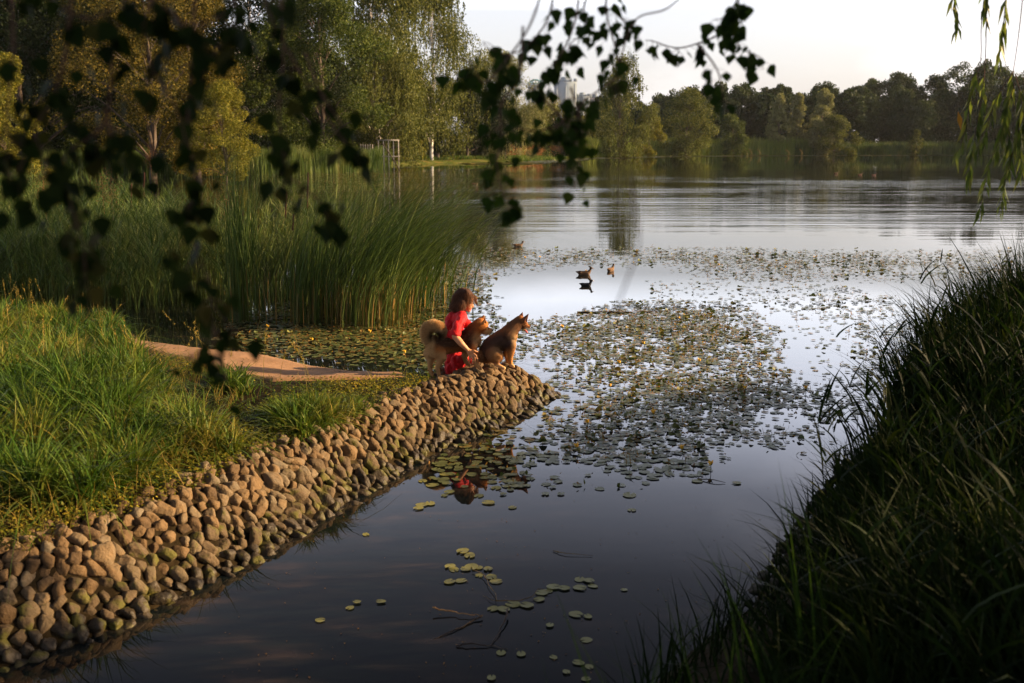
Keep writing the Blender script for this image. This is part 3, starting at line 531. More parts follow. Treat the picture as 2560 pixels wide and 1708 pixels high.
for q in range(n):
    m_ = 22; tq = g.uniform(.78, 1.02, m_); C = B[q] + np.stack([ln[q, 0] * hh_[q] * tq ** 2, ln[q, 1] * hh_[q] * tq ** 2, hh_[q] * tq], 1) + g.normal(0, .006, (m_, 3)); V, F_ = leaves(C, nrm(rand_dirs(m_, g) + [0, 0, 1.5]), rand_dirs(m_, g), .02, .006); acc.add(V, F_)
tag(acc.build('dry_grass', M['drygrass']), 'sunlit yellow seed grass among the turf of the left bank', 'grass', kind='stuff')

g = np.random.default_rng(35); n = 700; x = g.uniform(-4.6, -1, n); y = g.uniform(9.3, 11.6, n); k = inpoly(x, y, PATH); x, y = x[k], y[k]; z = hgt(x, y) + .02; acc = Acc(); V0, F0_ = rock(77, (1, .9, .6), 1)
for a, b_, c in zip(x, y, z): acc.add(V0 * g.uniform(.004, .016) + [a, b_, c], F0_)
tag(acc.build('grit', SD), 'small grit and pebbles lying on the dirt path', 'grit', kind='stuff')
n = 2600; x = g.uniform(-4.8, -1, n); y = g.uniform(9.3, 11.8, n); ed_ = pdist(x, y, PATH); k = inpoly(x, y, PATH) & (ed_ < .16 * g.random(n) ** 2 + .02 + .10 * np.clip(vnoise(x, y, 5), 0, 1)); B = np.stack([x[k], y[k], hgt(x[k], y[k]) + .01], 1); n = len(B); V, F_ = blades(B, g.uniform(.03, .10, n), .005, g.normal(0, .6, (n, 2)), 1.8, 3, g); acc = Acc(); acc.add(V, F_)
tag(acc.build('path_edge_grass', M['drygrass']), 'short dry grass creeping over the edge of the dirt path', 'grass', kind='stuff')
# ------------------------------------------------------------------ right bank grass and camera bank
g = np.random.default_rng(44); acc = Acc()
tt_ = []
while len(tt_) < 1150:
    x = g.uniform(.8, 9.5); y = g.uniform(2.6, 13.5); s = float(sdist(np.array([x]), np.array([y]))[0])
    if s > .2 + .25 * g.random() and s < 3.6 and x > .295 * y + .1 and x < .60 * y + 1.6 and y > 2.7 + .0 * x and x > y * .2: tt_.append((x, y, s))
T = np.array(tt_); nb = 40; n = len(T) * nb; k = np.repeat(np.arange(len(T)), nb); off = g.normal(0, .07, (n, 2)); B = np.zeros((n, 3)); B[:, :2] = T[k, :2] + off; B[:, 2] = hgt(B[:, 0], B[:, 1]) - .02
hs = (.42 + .54 * sst(.1, 1.2, T[:, 2])) * (1 - .36 * sst(9, 5.5, T[:, 1])) * (1 + .15 * vnoise(T[:, 0], T[:, 1], 1.6)); hs = hs * (1 + .22 * vnoise(T[:, 0], T[:, 1], 2.3, 4)) + .34 * sst(6.8, 8.2, T[:, 1]) * sst(1.9, .3, T[:, 2]); lean = off * 3.2 + g.normal(0, .20, (n, 2)) + [-.08, -.02]
V, F_ = blades(B, hs[k] * g.uniform(.5, 1.2, n), g.uniform(.009, .024, n), lean, g.uniform(1.4, 2.6, n), 6, g); acc.add(V, F_)
# reed-like leafy shoots with outward leaves along the water's side
n = 420; q = g.integers(0, len(T), n); edge = T[q]; hh_ = g.uniform(.7, 1.25, n) * (1 - .35 * sst(5.5, 3.4, edge[:, 1])); B = np.stack([edge[:, 0], edge[:, 1], hgt(edge[:, 0], edge[:, 1])], 1); ln = g.normal(0, .12, (n, 2)) + [-.14, 0]
V, F_ = blades(B, hh_, .006, ln, 1.8, 5, g); acc.add(V, F_)
LB, LL, LH = [], [], []
for q in range(n):
    for f in g.uniform(.3, .98, 7): LB.append(B[q] + [ln[q, 0] * hh_[q] * f ** 1.8, ln[q, 1] * hh_[q] * f ** 1.8, hh_[q] * f]); a = g.uniform(0, 6.28); LL.append([math.cos(a) * .9, math.sin(a) * .9]); LH.append(g.uniform(.14, .32))
V, F_ = blades(np.array(LB), np.array(LH), .017, np.array(LL), 1.3, 5, g); acc.add(V, F_)
n = 900; q = np.nonzero((T[:, 2] < 2.3) & (T[:, 1] > 4.6))[0]; q = q[g.integers(0, len(q), n)]; B = np.stack([T[q, 0] + g.normal(0, .1, n), T[q, 1] + g.normal(0, .1, n), np.zeros(n)], 1); B[:, 2] = hgt(B[:, 0], B[:, 1])
V, F_ = blades(B, hs[q] * g.uniform(.85, 1.4, n), g.uniform(.018, .034, n), g.normal(0, .22, (n, 2)) + [-.12, 0], 1.9, 7, g); acc.add(V, F_)
tag(acc.build('tall_bank_grass', M['shadegrass']), 'tall shade-darkened grass growing over the right bank', 'grass', kind='stuff')
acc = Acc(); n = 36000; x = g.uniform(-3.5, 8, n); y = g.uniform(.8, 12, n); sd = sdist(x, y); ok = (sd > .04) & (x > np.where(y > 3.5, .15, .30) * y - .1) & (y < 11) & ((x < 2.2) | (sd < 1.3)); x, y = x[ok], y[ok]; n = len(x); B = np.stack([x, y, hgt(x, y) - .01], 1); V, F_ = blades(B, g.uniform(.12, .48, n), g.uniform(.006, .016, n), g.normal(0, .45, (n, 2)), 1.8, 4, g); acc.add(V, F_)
tag(acc.build('bank_grass', M['shadegrass']), 'shade-darkened undergrowth on the near bank below the camera', 'grass', kind='stuff')
# a few blades rising close to the lens from the near bank
for q, (u, v0, vt, d, lx, w) in enumerate([(1440, 1568, 1300, 2.5, -.20, .012), (1480, 1568, 1330, 2.6, .20, .010), (1560, 1568, 1395, 2.4, -.3, .012), (1640, 1568, 1340, 2.7, -.2, .010), (1700, 1568, 1290, 2.9, -.1, .012), (1740, 1568, 1210, 3.1, -.25, .010), (1800, 1568, 1190, 3.0, -.3, .013), (1380, 1568, 1440, 2.3, .1, .010), (1000, 1568, 1500, 2.3, .1, .010), (1330, 1568, 1490, 2.3, -.1, .010), (1850, 1568, 1035, 3.4, -.12, .013), (1900, 1500, 1150, 3.6, -.2, .012)]):
    top = A(u, vt, d); bx = A(u, v0, d); z0 = float(hgt(np.array([bx[0]]), np.array([d]))[0]); h = top[2] - z0
    acc = Acc()
    for k_ in range(4):
        V, F_ = blades(np.array([[bx[0] + g.normal(0, .03), d + g.normal(0, .04), z0 - .02]]), np.array([h * (1 if k_ == 0 else g.uniform(.6, .9))]), w, np.array([[lx * (1 if k_ == 0 else g.normal(0, 1.4)), g.normal(0, .1)]]), 2.0, 10, g); acc.add(V, F_)
    tag(acc.build('grass_tuft', M['birchleaf']), 'blurred grass tuft rising close to the lens in front of the dark water', 'grass', 'blurred grass tufts close to the lens')

# ------------------------------------------------------------------ reeds
g = np.random.default_rng(55)
BED = np.array([(-1.6, 16.4), (-2.4, 16.6), (-3.6, 16.8), (-4.9, 15.4), (-6.4, 15.0), (-9.5, 16.4), (-14, 18), (-24, 24), (-36, 44), (-24, 46), (-19, 38), (-11.5, 28), (-6.2, 21.5), (-3.4, 18.5), (-1.2, 16.5)])
x = g.uniform(-36, -.8, 90000); y = g.uniform(13, 46, 90000); ok = inpoly(x, y, BED) & (x > -.58 * y - 1.5) & (g.random(90000) < np.clip(1.1 - (y - 14) * .022, .2, 1) * np.clip(.55 + .9 * vnoise(x, y, 1.1, 3), .04, 1) * (.35 + .65 * sst(.1, 1.6, pdist(x, y, BED)))); x, y = x[ok], y[ok]; n = len(x); print('REEDS', n)
z = np.maximum(hgt(x, y), -.05); B = np.stack([x, y, z], 1); hh_ = g.uniform(.8, 1.85, n) * (1 + .30 * vnoise(x, y, .9, 9)) * (1 + .10 * sst(20, 35, y)); lean = g.normal(0, .34, (n, 2)) + np.stack([.12 + .30 * vnoise(x, y, .6, 2), 0 * x], 1)
brk = g.random(n) < .25; lean[brk] = g.normal(0, .6, (int(brk.sum()), 2)); V, F_ = blades(B, hh_, g.uniform(.008, .018, n) * (1 + .02 * (y - 14)), lean, g.uniform(1.4, 3.2, n), 6, g); acc = Acc(); acc.add(V, F_)
q = g.integers(0, n, 60000); f = g.uniform(.35, .95, len(q)); LBs = B[q] + np.stack([lean[q, 0] * hh_[q] * f ** 2, lean[q, 1] * hh_[q] * f ** 2, hh_[q] * f * .95], 1); a = g.uniform(0, 6.28, len(q))
V, F_ = blades(LBs, g.uniform(.15, .38, len(q)), g.uniform(.010, .02, len(q)), np.stack([np.cos(a), np.sin(a)], 1) * g.uniform(.3, 1.1, (len(q), 1)), 1.3, 3, g); acc.add(V, F_)
tag(acc.build('reed_bed', M['reed']), 'dense green reed bed standing in the shallows on the left', 'reeds', kind='stuff')
def reed_clump(name, cx, cy, spread, n, h0, h1, leanx, leansd, w, label, stemfrac=.12):
    acc = Acc(); B = np.stack([cx + g.normal(0, spread[0], n), cy + g.normal(0, spread[1], n), np.full(n, -.03)], 1); hh = g.uniform(h0, h1, n)
    ln = np.stack([np.minimum(leanx + g.normal(0, leansd, n), 1.35), g.normal(0, .12, n)], 1); V, F_ = blades(B, hh, g.uniform(w * .7, w * 1.2, n), ln, g.uniform(1.7, 3.0, n), 8, g); acc.add(V, F_)
    o = acc.build(name, M['reed']); tag(o, label, 'reeds', 'separate reed clumps in front of the reed bed')
    m_ = int(n * stemfrac); acc = Acc(); V, F_ = blades(B[:m_] + g.normal(0, .04, (m_, 3)) * [1, 1, 0], hh[:m_] * .34, w * 1.3, ln[:m_] * .12, 1.5, 3, g); acc.add(V, F_); tag(acc.build('dry_stems', M['reedstem'], o), kind='stuff')
reed_clump('reed_clump', -4.05, 14.7, (.10, .12), 120, 2.0, 3.0, .02, .10, .012, 'tall narrow clump of upright reeds left of centre in the reed bed')
reed_clump('reed_clump', -2.95, 14.6, (.26, .2), 170, 1.5, 2.2, .22, .16, .012, 'reed clump leaning right behind the dirt path', .4)
reed_clump('reed_clump', -2.35, 14.9, (.34, .3), 270, 1.5, 2.6, .66, .26, .012, 'big arching reed clump sweeping right over the lily pads', .25)
reed_clump('reed_clump', -1.95, 14.5, (.34, .25), 210, 1.2, 2.4, .66, .28, .011, 'reed clump with orange stems nearest the woman', .5)
reed_clump('reed_clump', -1.9, 16.6, (.42, .5), 820, 1.6, 2.8, .88, .30, .012, 'dense dark green reed clump arching right over the water', .1)
reed_clump('reed_clump', -3.3, 17.2, (.5, .5), 360, 1.6, 2.3, .35, .2, .012, 'broad reed clump rising behind the leaning clumps', .1)
M['cattail'] = noisy('cattail head', [(.3, (.05, .02, .012)), (.7, (.09, .035, .018))], 60, bump=0)
for u, v0, v1, d in [(329, 395, 455, 20), (672, 490, 530, 16.5), (705, 395, 480, 17), (300, 420, 480, 21), (556, 480, 520, 15), (655, 440, 500, 17)]:
    a, b_ = A(u, v1, d), A(u + 2, v0, d); r_ = root('cattail', (a[0], a[1], 0)); tag(r_, 'brown cattail spike standing among the reeds of the left bed', 'cattail', 'cattails in the reed bed')
    V, f1, f2 = tube([[0, 0, 0], [.01, 0, a[2] * .6], [0, 0, a[2]], [0, 0, b_[2] + .12]], [.006, .005, .005, .002], 5); obj('stalk', V, [f1, f2], M['reed'], r_)
    V, f1, f2 = tube([[0, 0, a[2]], [0, 0, a[2] + .02], [b_[0] - a[0], 0, b_[2] - .02], [b_[0] - a[0], 0, b_[2]]], [.004, .014, .014, .004], 8); obj('seed_head', V, [f1, f2], M['cattail'], r_, smooth=True)
for u, v, d in [(235, 430, 19), (130, 425, 20), (255, 440, 19), (345, 360, 34), (100, 430, 20), (520, 470, 18)]:
    p = A(u, v, d); m_ = 260; C = p + g.normal(0, 1, (m_, 3)) * [.10, .10, .20]; V, F_ = leaves(C, nrm(rand_dirs(m_, g) + [0, 0, .6]), rand_dirs(m_, g), .045, .010); acc = Acc(); acc.add(V, F_)
    V, f1, f2 = tube([[p[0], p[1], 0], p, p + [0, 0, .2]], .005, 4); acc.add(V, f1, f2); tag(acc.build('reed_plume', M['dryherb']), 'brown feathery plume above the leafy reeds at the left', 'reed plume', 'brown plumes above the reeds')
def strip_bed(name, line, depth, h, n, label, mat, w=.05, seed=1):
    gg = np.random.default_rng(seed); L = np.array(line, float); seg = np.linalg.norm(np.diff(L, axis=0), axis=1); cs = np.concatenate([[0], np.cumsum(seg)]); s = gg.uniform(0, cs[-1], n)
    x = np.interp(s, cs, L[:, 0]); y = np.interp(s, cs, L[:, 1]) + gg.uniform(0, depth, n); B = np.stack([x, y, np.maximum(hgt(x, y), -.05)], 1)
    V, F_ = blades(B, h * gg.uniform(.7, 1.15, n) * (1 + .18 * vnoise(x, y, .35)), gg.uniform(w * .6, w * 1.2, n), gg.normal(0, .12, (n, 2)), 2, 2, gg); acc = Acc(); acc.add(V, F_); tag(acc.build(name, mat), label, 'reeds', kind='stuff')
strip_bed('far_reed_bed', [(-60, 74), (-46, 79), (-34, 84), (-22, 87), (-16.2, 96), (-14.0, 102.5), (-14.6, 110), (-15.3, 124)], 4, 2.2, 30000, 'sunlit reed belt along the far left shore under the trees', M['reed'], .07, 2)
strip_bed('shore_reed_bed', [(13, 203), (20, 214), (32, 232), (45, 240), (56, 246), (68, 250), (80, 254)], 5, 4.0, 16000, 'pale green reed belt along the far middle shore', M['reedpale'], .12, 3)
strip_bed('shore_reeds', [(70, 250), (103, 257), (137, 259)], 4, 3.2, 9000, 'dark green reed belt along the far right shore', M['reed'], .14, 4)
strip_bed('meadow_grass', [(-14, 140), (0, 158), (10, 185), (14, 215), (30, 245)], 14, .5, 16000, 'low green meadow fringe on the far shore', M['grass'], .10, 5)
strip_bed('dry_meadow', [(-2, 176), (6, 190), (12, 214), (22, 238), (34, 250)], 10, 1.9, 9000, 'pinkish brown dry meadow grass behind the far shore', M['dryherb'], .14, 6)

# ------------------------------------------------------------------ trees
def tree_parts(kind, H, Wd, seed, nl, ls, cb=.12, asym=0.0):
    g = np.random.default_rng(seed); nc = {'birch': 84, 'willow': 70, 'poplar': 70, 'bush': 46, 'round': 80}[kind]
    t = g.random(nc) ** .85; th = g.uniform(0, 2 * math.pi, nc)
    env = {'birch': lambda t: (np.sin(np.pi * (np.clip(t, 0, 1) * .9 + .07)) ** .45) * (1 - .25 * t), 'willow': lambda t: np.sqrt(np.clip(1 - (t * 1.02) ** 2.4, 0, 1)), 'poplar': lambda t: (np.sin(np.pi * (t * .93 + .05)) ** .55) * (1 - .5 * t),
           'bush': lambda t: np.sqrt(np.clip(1 - t ** 2, 0, 1)), 'round': lambda t: np.sin(np.pi * (t * .88 + .10)) ** .6}[kind](t)
    lob = 1 + .22 * np.sin(3 * th + seed) + .16 * np.sin(5 * th + t * 9 + seed * 2)
    rr = Wd / 2 * 1.08 * env * lob * (.25 + .75 * g.random(nc) ** .5); cz = cb * H + t * (1 - cb) * H * .96
    C = np.stack([rr * np.cos(th) + asym * t * Wd, rr * np.sin(th), cz], 1); rc = Wd * g.uniform(.09, .19, nc)
    wgt = rc ** 1.6 * g.uniform(.4, 1.4, nc); k = g.choice(nc, nl, p=wgt / wgt.sum()); d = rand_dirs(nl, g); d[:, 2] *= .75
    rad_ = rc[k] * g.random(nl) ** .3; P = C[k] + d * rad_[:, None]
    droop = {'birch': .07, 'willow': .10, 'poplar': .015, 'bush': .03, 'round': .015}[kind] * H
    if kind in ('birch', 'willow'):      # leaves gather on hanging strands
        ns = nc * 14; sk = g.integers(0, nc, ns); SO = C[sk] + rand_dirs(ns, g) * (rc[sk] * g.random(ns) ** .35)[:, None]; SL = droop * g.uniform(.4, 1.6, ns); q = g.integers(0, ns, nl); f = g.random(nl)
        P2 = SO[q] + np.stack([g.normal(0, .05, nl), g.normal(0, .05, nl), -SL[q] * f], 1); sel = g.random(nl) < (.5 if kind == 'birch' else .7); P = np.where(sel[:, None], P2, P)
        D = nrm(rand_dirs(nl, g) * .5 + [0, 0, -1.1])
    else: P[:, 2] -= g.random(nl) * droop; D = rand_dirs(nl, g)
    P[:, 2] = np.maximum(P[:, 2], .15); N = nrm(rand_dirs(nl, g) + nrm(P - [0, 0, H * .4]) * .5)
    crown = leaves(P, D, N, ls * g.uniform(.7, 1.4, nl), ls * g.uniform(.5, .8, nl))
    acc = Acc(); r0 = {'birch': .011, 'willow': .022, 'poplar': .013, 'bush': .009, 'round': .017}[kind] * H
    bend = g.normal(0, .012 * H, (6, 2)); tz = np.linspace(-.02, .93, 6) * H; TP = np.stack([np.cumsum(bend[:, 0]) * .5 + asym * Wd * tz / H, np.cumsum(bend[:, 1]) * .5, tz], 1); TP[0, :2] = 0; TP = spline(TP, 4)
    V, a, b_ = tube(TP, r0 * (1 - .92 * np.linspace(0, 1, len(TP))) + .01, 8); acc.add(V, a, b_)
    for q in g.choice(nc, min(nc, 34), replace=False):
        z0 = max(.06 * H, C[q, 2] - g.uniform(.08, .22) * H - .3 * np.hypot(C[q, 0], C[q, 1])); i_ = int(np.argmin(abs(TP[:, 2] - z0))); s = TP[i_]; e = C[q]; mid = (s + e) / 2 + [0, 0, .04 * H]; r1 = r0 * .34 * (1 - z0 / H)
        V, a, b_ = tube(spline([s, mid, e], 4), np.linspace(r1 + .015, .01, 9), 5); acc.add(V, a, b_)
    return crown, acc
TREES = {}
def tree(name, kind, u, d, top, width, mat, label, bark='bark', nl=9000, ls=.2, seed=0, base=None, cat='tree', group=None, cb=.12, asym=0, z0=None):
    """u: picture column, d: distance in metres, top: row of the treetop, width in picture px"""
    p = A(u, 331, d); tz = A(u, top, d)[2]; zb = float(hgt(np.array([p[0]]), np.array([d]))[0]) if z0 is None else z0
    zb = max(zb, 0); H = tz - zb; Wm = width * 1.0894 / F0 * d
    if d < 170: Wm *= 1.22; nl = int(nl * 1.5)
    Wm *= 1.1; nl = int(nl * 1.2)
    (V, F_), acc = tree_parts(kind, H, Wm, seed, nl, ls, cb, asym); r_ = root(name, (p[0], d, zb)); tag(r_, label, cat, group)
    obj('crown', V, F_, M[mat], r_); acc.build('trunk', M[bark], r_, smooth=True); return r_
# left shore, left to right
tree('round_bush', 'bush', 10, 62, 122, 130, 'f_yellow', 'round yellow green bush at the left edge behind the reeds', nl=16000, ls=.13, seed=1, cat='bush', cb=.02)
tree('maple_tree', 'round', 60, 84, -160, 330, 'f_dark', 'big dark green tree standing furthest left behind the round bush', nl=22000, ls=.26, seed=2)
tree('maple_tree', 'round', 215, 92, -140, 260, 'f_dark', 'dark green tree between the furthest left tree and the golden birch', nl=20000, ls=.26, seed=3)
tree('golden_birch', 'round', 345, 76, -130, 240, 'f_gold', 'tall golden birch with yellow brown leaves left of the small gold bush', nl=26000, ls=.17, seed=4, cb=.04)
tree('golden_birch', 'round', 450, 82, -60, 170, 'f_gold', 'golden birch with an orange brown trunk right beside the tallest golden birch', nl=22000, ls=.17, seed=5, cb=.04)
tree('gold_bush', 'bush', 515, 70, 186, 110, 'f_yellow', 'small bright gold bush at the far side of the reed bed', nl=12000, ls=.12, seed=6, cat='bush', cb=.03)
tree('alder_tree', 'round', 430, 110, -200, 260, 'f_dark', 'dark tree standing behind the golden birches', nl=16000, ls=.3, seed=7)
tree('alder_tree', 'round', 590, 104, -120, 230, 'f_dark', 'dark tree with a thin pale trunk behind the small gold bush', nl=24000, ls=.26, seed=8, bark='birchbark', cb=.05)
tree('birch_tree', 'round', 735, 98, -60, 200, 'f_green', 'broad green birch with its crown lit on the right, left of the dome shaped willow', nl=40000, ls=.2, seed=9, cb=.05)
tree('birch_tree', 'birch', 860, 128, -90, 180, 'f_olive', 'tall loose birch rising behind the dome shaped willow', nl=30000, ls=.24, seed=10, bark='birchbark', cb=.08)
tree('willow_tree', 'willow', 862, 119, 84, 165, 'f_olive', 'dome shaped willow with dense olive foliage beside the white railing', nl=30000, ls=.19, seed=11)
tree('birch_tree', 'birch', 990, 144, -40, 175, 'f_olive', 'tall weeping birch with a clear white trunk on the far left shore', nl=26000, ls=.24, seed=12, bark='birchbark', cb=.10)
tree('young_willow', 'willow', 932, 141, 262, 62, 'f_yellow', 'small yellow green weeping tree at the foot of the white trunked birch', nl=7000, ls=.2, seed=13, cb=.03)
tree('willow_tree', 'willow', 1072, 153, 182, 150, 'f_dark', 'dark spreading willow with a thick black trunk on the far shore', nl=20000, ls=.26, seed=14, cb=.16)
tree('silver_willow', 'round', 1140, 160, 118, 130, 'f_silver', 'pale silvery willow with a loose crown right of the dark spreading willow', nl=18000, ls=.24, seed=15, cb=.05)
tree('silver_bush', 'bush', 1160, 158, 232, 95, 'f_silver', 'low silvery bush in front of the pale silvery willow', nl=9000, ls=.22, seed=16, cat='bush', cb=.02)
tree('green_bush', 'bush', 1215, 190, 246, 100, 'f_green', 'mid green bush between the silvery willow and the yellow bush', nl=9000, ls=.3, seed=17, cat='bush', cb=.02)
tree('yellow_bush', 'bush', 1262, 205, 240, 90, 'f_yellow', 'bright yellow bush below the distant towers', nl=9000, ls=.3, seed=18, cat='bush', cb=.02)
tree('dark_bush', 'bush', 1290, 195, 276, 90, 'f_dark', 'low dark bush in front of the bright yellow bush', nl=8000, ls=.3, seed=19, cat='bush', cb=.02)
tree('olive_bush', 'bush', 1345, 215, 250, 80, 'f_olive', 'olive bush immediately left of the narrow weeping birch', nl=8000, ls=.3, seed=20, cat='bush', cb=.02)
tree('weeping_birch', 'birch', 1424, 203, 124, 108, 'f_olive', 'narrow weeping birch standing alone mid shore and mirrored in the lake', nl=17000, ls=.3, seed=21, cb=.04)
tree('round_bush', 'bush', 1488, 215, 258, 66, 'f_yellow', 'rounded yellow green bush right of the narrow weeping birch', nl=9000, ls=.3, seed=22, cat='bush', cb=.02)
tree('ash_tree', 'round', 1575, 236, 205, 100, 'f_olive', 'loose olive tree standing in front of the far wood', nl=14000, ls=.36, seed=23, cb=.04)
tree('ash_tree', 'bush', 1678, 246, 258, 70, 'f_green', 'small round green tree right of the loose olive tree', nl=8000, ls=.36, seed=24, cb=.04)
tree('poplar_tree', 'poplar', 1784, 252, 213, 46, 'f_silver', 'left poplar of the pale pair on the far shore', nl=9000, ls=.38, seed=25, cb=.03)
tree('poplar_tree', 'poplar', 1826, 255, 210, 44, 'f_silver', 'right poplar of the pale pair on the far shore', nl=9000, ls=.38, seed=26, cb=.03)
tree('poplar_tree', 'poplar', 1886, 252, 204, 66, 'f_silver', 'tallest and widest pale poplar, right of the poplar pair', nl=13000, ls=.38, seed=27, cb=.03)
tree('willow_bush', 'bush', 1915, 250, 268, 76, 'f_olive', 'olive willow bush at the foot of the widest poplar', nl=8000, ls=.36, seed=28, cat='bush', cb=.02)
tree('sapling', 'poplar', 2103, 256, 298, 30, 'f_olive', 'small sunlit sapling against the dark wood on the right', nl=1500, ls=.36, seed=29, cb=.05)
for q, (u, d, tp, w_, mt) in enumerate([(80, 96, 240, 90, 'f_dark'), (160, 88, 262, 80, 'f_green'), (250, 90, 250, 100, 'f_dark'), (400, 92, 268, 90, 'f_olive'), (590, 96, 262, 90, 'f_dark'), (660, 100, 250, 90, 'f_green'), (720, 104, 258, 90, 'f_dark'), (800, 116, 262, 80, 'f_olive'), (1010, 156, 300, 90, 'f_green'), (1110, 160, 296, 90, 'f_green')]):
    tree('shore_bush', 'bush', u, d, tp, w_, mt, 'leafy bush filling the foot of the trees on the far left shore', nl=6000, ls=.2, seed=600 + q, cat='bush', cb=.02, group='bushes under the trees of the far left shore')
# far woods, one mass each
def wood(name, spots, label, seed, nl=6000, mat='f_wood', ls=.6):
    g = np.random.default_rng(seed); acc = Acc(); tr = Acc()
    for (x, y, H) in spots:
        kind = ('round', 'round', 'birch', 'willow')[int(g.integers(4))]; (V, F_), t_ = tree_parts(kind, H * g.uniform(.82, 1.12), H * g.uniform(.38, .62), int(g.integers(1e6)), nl, ls, .03); z = float(hgt(np.array([x]), np.array([y]))[0]); acc.add(V + [x, y, z], F_)
    tag(acc.build(name, M[mat]), label, 'wood', kind='stuff')
g = np.random.default_rng(66); S = []
edge = np.array([(24, 268), (45, 272), (75, 278), (105, 280), (135, 280), (165, 262), (195, 238), (215, 215)], float)
for row in range(4):
    for s in np.linspace(0, 1, 34):
        q = s * (len(edge) - 1); i_ = min(int(q), len(edge) - 2); p = edge[i_] * (1 - q + i_) + edge[i_ + 1] * (q - i_); p = p + np.array([row * 5 * s, row * 10]) + g.normal(0, 2.2, 2)
        Ht = np.interp(s, [0, .12, .3, .5, .7, 1], [12, 14, 17, 20, 23, 24]) * .88 * g.uniform(.82, 1.14) + row * 1.1; S.append((p[0], p[1], Ht))
wood('far_wood', S, 'dark wooded far bank rising to the right beyond the lake', 67)
S = []
for row in range(3):
    for s in np.linspace(0, 1, 26): S.append((-95 + s * 78 + g.normal(0, 2), 120 + s * 55 + row * 9 + g.normal(0, 2) - 22 * math.sin(s * 3.1), (24 - 12 * s) * g.uniform(.85, 1.15)))
wood('left_wood', S, 'dark wood closing the view behind the trees on the left shore', 68, mat='f_dark', ls=.5)
S = []
for s in np.linspace(0, 1, 26): S.append((-4 + s * 60 + g.normal(0, 2), 262 + g.normal(0, 5), 8.5 * g.uniform(.8, 1.15)))
wood('middle_wood', S, 'low dark trees in front of the distant towers', 69)

# ------------------------------------------------------------------ distant towers
M['tower'] = noisy('hazy concrete', [(.3, (.17, .22, .27)), (.7, (.22, .27, .32))], .15, bump=0, coords='Object'); M['towerwarm'] = plain('pale facade', (.36, .31, .30)); M['teal'] = plain('teal steel', (.18, .36, .40)); M['towerglass'] = plain('dim window', (.22, .27, .33), .3)  # bluish distance haze is mixed into the concrete colour
def box(acc, x0, x1, y0, y1, z0, z1):
    V = [(x, y, z) for z in (z0, z1) for y in (y0, y1) for x in (x0, x1)]; acc.add(V, [[0, 2, 3, 1], [4, 5, 7, 6], [0, 1, 5, 4], [2, 6, 7, 3], [0, 4, 6, 2], [1, 3, 7, 5]])
def tower(u0, u1, top, d, label, crown, warm=False):
    a = A(u0, 331, d); b_ = A(u1, 331, d); w = b_[0] - a[0]; h = A(u0, top, d)[2]; r_ = root('tower_block', (a[0] + w / 2, d, 0)); tag(r_, label, 'building', 'city towers beyond the trees')
    acc = Acc(); box(acc, -w / 2, w / 2, 0, 22, 0, h * .93); acc.build('wall', M['towerwarm' if warm else 'tower'], r_)
    for fx in np.linspace(-w / 2 + 2.5, w / 2 - 2.5, max(3, int(w / 7))):
        acc = Acc()
        box(acc, fx - 1.0, fx + 1.0, -.35, -.05, 8, h * .90); acc.build('window_column', M['towerglass'], r_)
    if crown == 'arch':
        for s in (-1, 1):
            P = [[s * w * .02 + w * .4 * math.cos(t_), 2, h * .94 + w * .22 * math.sin(t_)] for t_ in np.linspace(0, math.pi, 12)]; acc = Acc(); V, f1, f2 = tube(np.array(P) + [0, s * 3 + 4, 0], .9, 5); acc.add(V, f1, f2)
            for t_ in np.linspace(.5, 2.6, 5): V, f1, f2 = tube([[w * .4 * math.cos(t_), s * 3 + 6, h * .93], [w * .4 * math.cos(t_), s * 3 + 6, h * .94 + w * .22 * math.sin(t_)]], .5, 4); acc.add(V, f1, f2)
            acc.build('roof_arch', M['teal'], r_)
        acc = Acc(); box(acc, -w * .56, w * .56, -1.5, 23.5, h * .931, h * .945); acc.build('roof_ledge', M['teal'], r_)
    else:
        acc = Acc(); box(acc, -w * .22, w * .14, 4, 18, h * .931, h * 1.0); box(acc, -w * .30, w * .28, 3, 19, h * .9315, h * .965); acc.build('roof', M['tower'], r_)
        for fx in (-.46, .44): acc = Acc(); box(acc, w * fx - 2, w * fx + 2, .5, 5, h * .931, h * .975); acc.build('turret', M['tower'], r_)
tower(1166, 1190, 181, 1150, 'pale blue tower with a teal arched roof frame, partly behind the silvery willow', 'arch')
tower(1212, 1246, 181, 1180, 'pale blue tower with a teal arched roof frame, left of the stepped tower', 'arch')
tower(1247, 1272, 214, 1200, 'low pinkish block between the arched tower and the stepped tower', 'step', True)
tower(1272, 1322, 176, 1220, 'tallest grey tower with a stepped top above the yellow bush', 'step')
tower(1322, 1352, 212, 1240, 'low blue grey block right of the stepped tower', 'step')
tower(1352, 1378, 216, 1260, 'low pale block hidden by the narrow weeping birch', 'step', True)

# ------------------------------------------------------------------ railing by the far left shore, stump, leaning pole, far dead stems
M['whitewood'] = noisy('weathered white paint', [(.3, (.22, .20, .17)), (.7, (.34, .32, .28))], 5, bump=.1)
d = 108; a = A(868, 322, d); b_ = A(914, 322, d); zt = a[2]; r_ = root('railing', (a[0], d, 0)); tag(r_, 'white wooden railing of a small landing stage at the far left shore', 'railing'); w = b_[0] - a[0]
V, f1, f2 = tube([[-.1, 0, zt], [w + .1, 0, zt]], .07, 6); obj('handrail', V, [f1, f2], M['whitewood'], r_); V, f1, f2 = tube([[-.1, 0, zt * .45], [w + .1, 0, zt * .45]], .05, 6); obj('handrail', V, [f1, f2], M['whitewood'], r_)
for fx in np.linspace(0, 1, 5): V, f1, f2 = tube([[w * fx, 0, -.2], [w * fx, 0, zt]], .055, 6); obj('post', V, [f1, f2], M['whitewood'], r_)
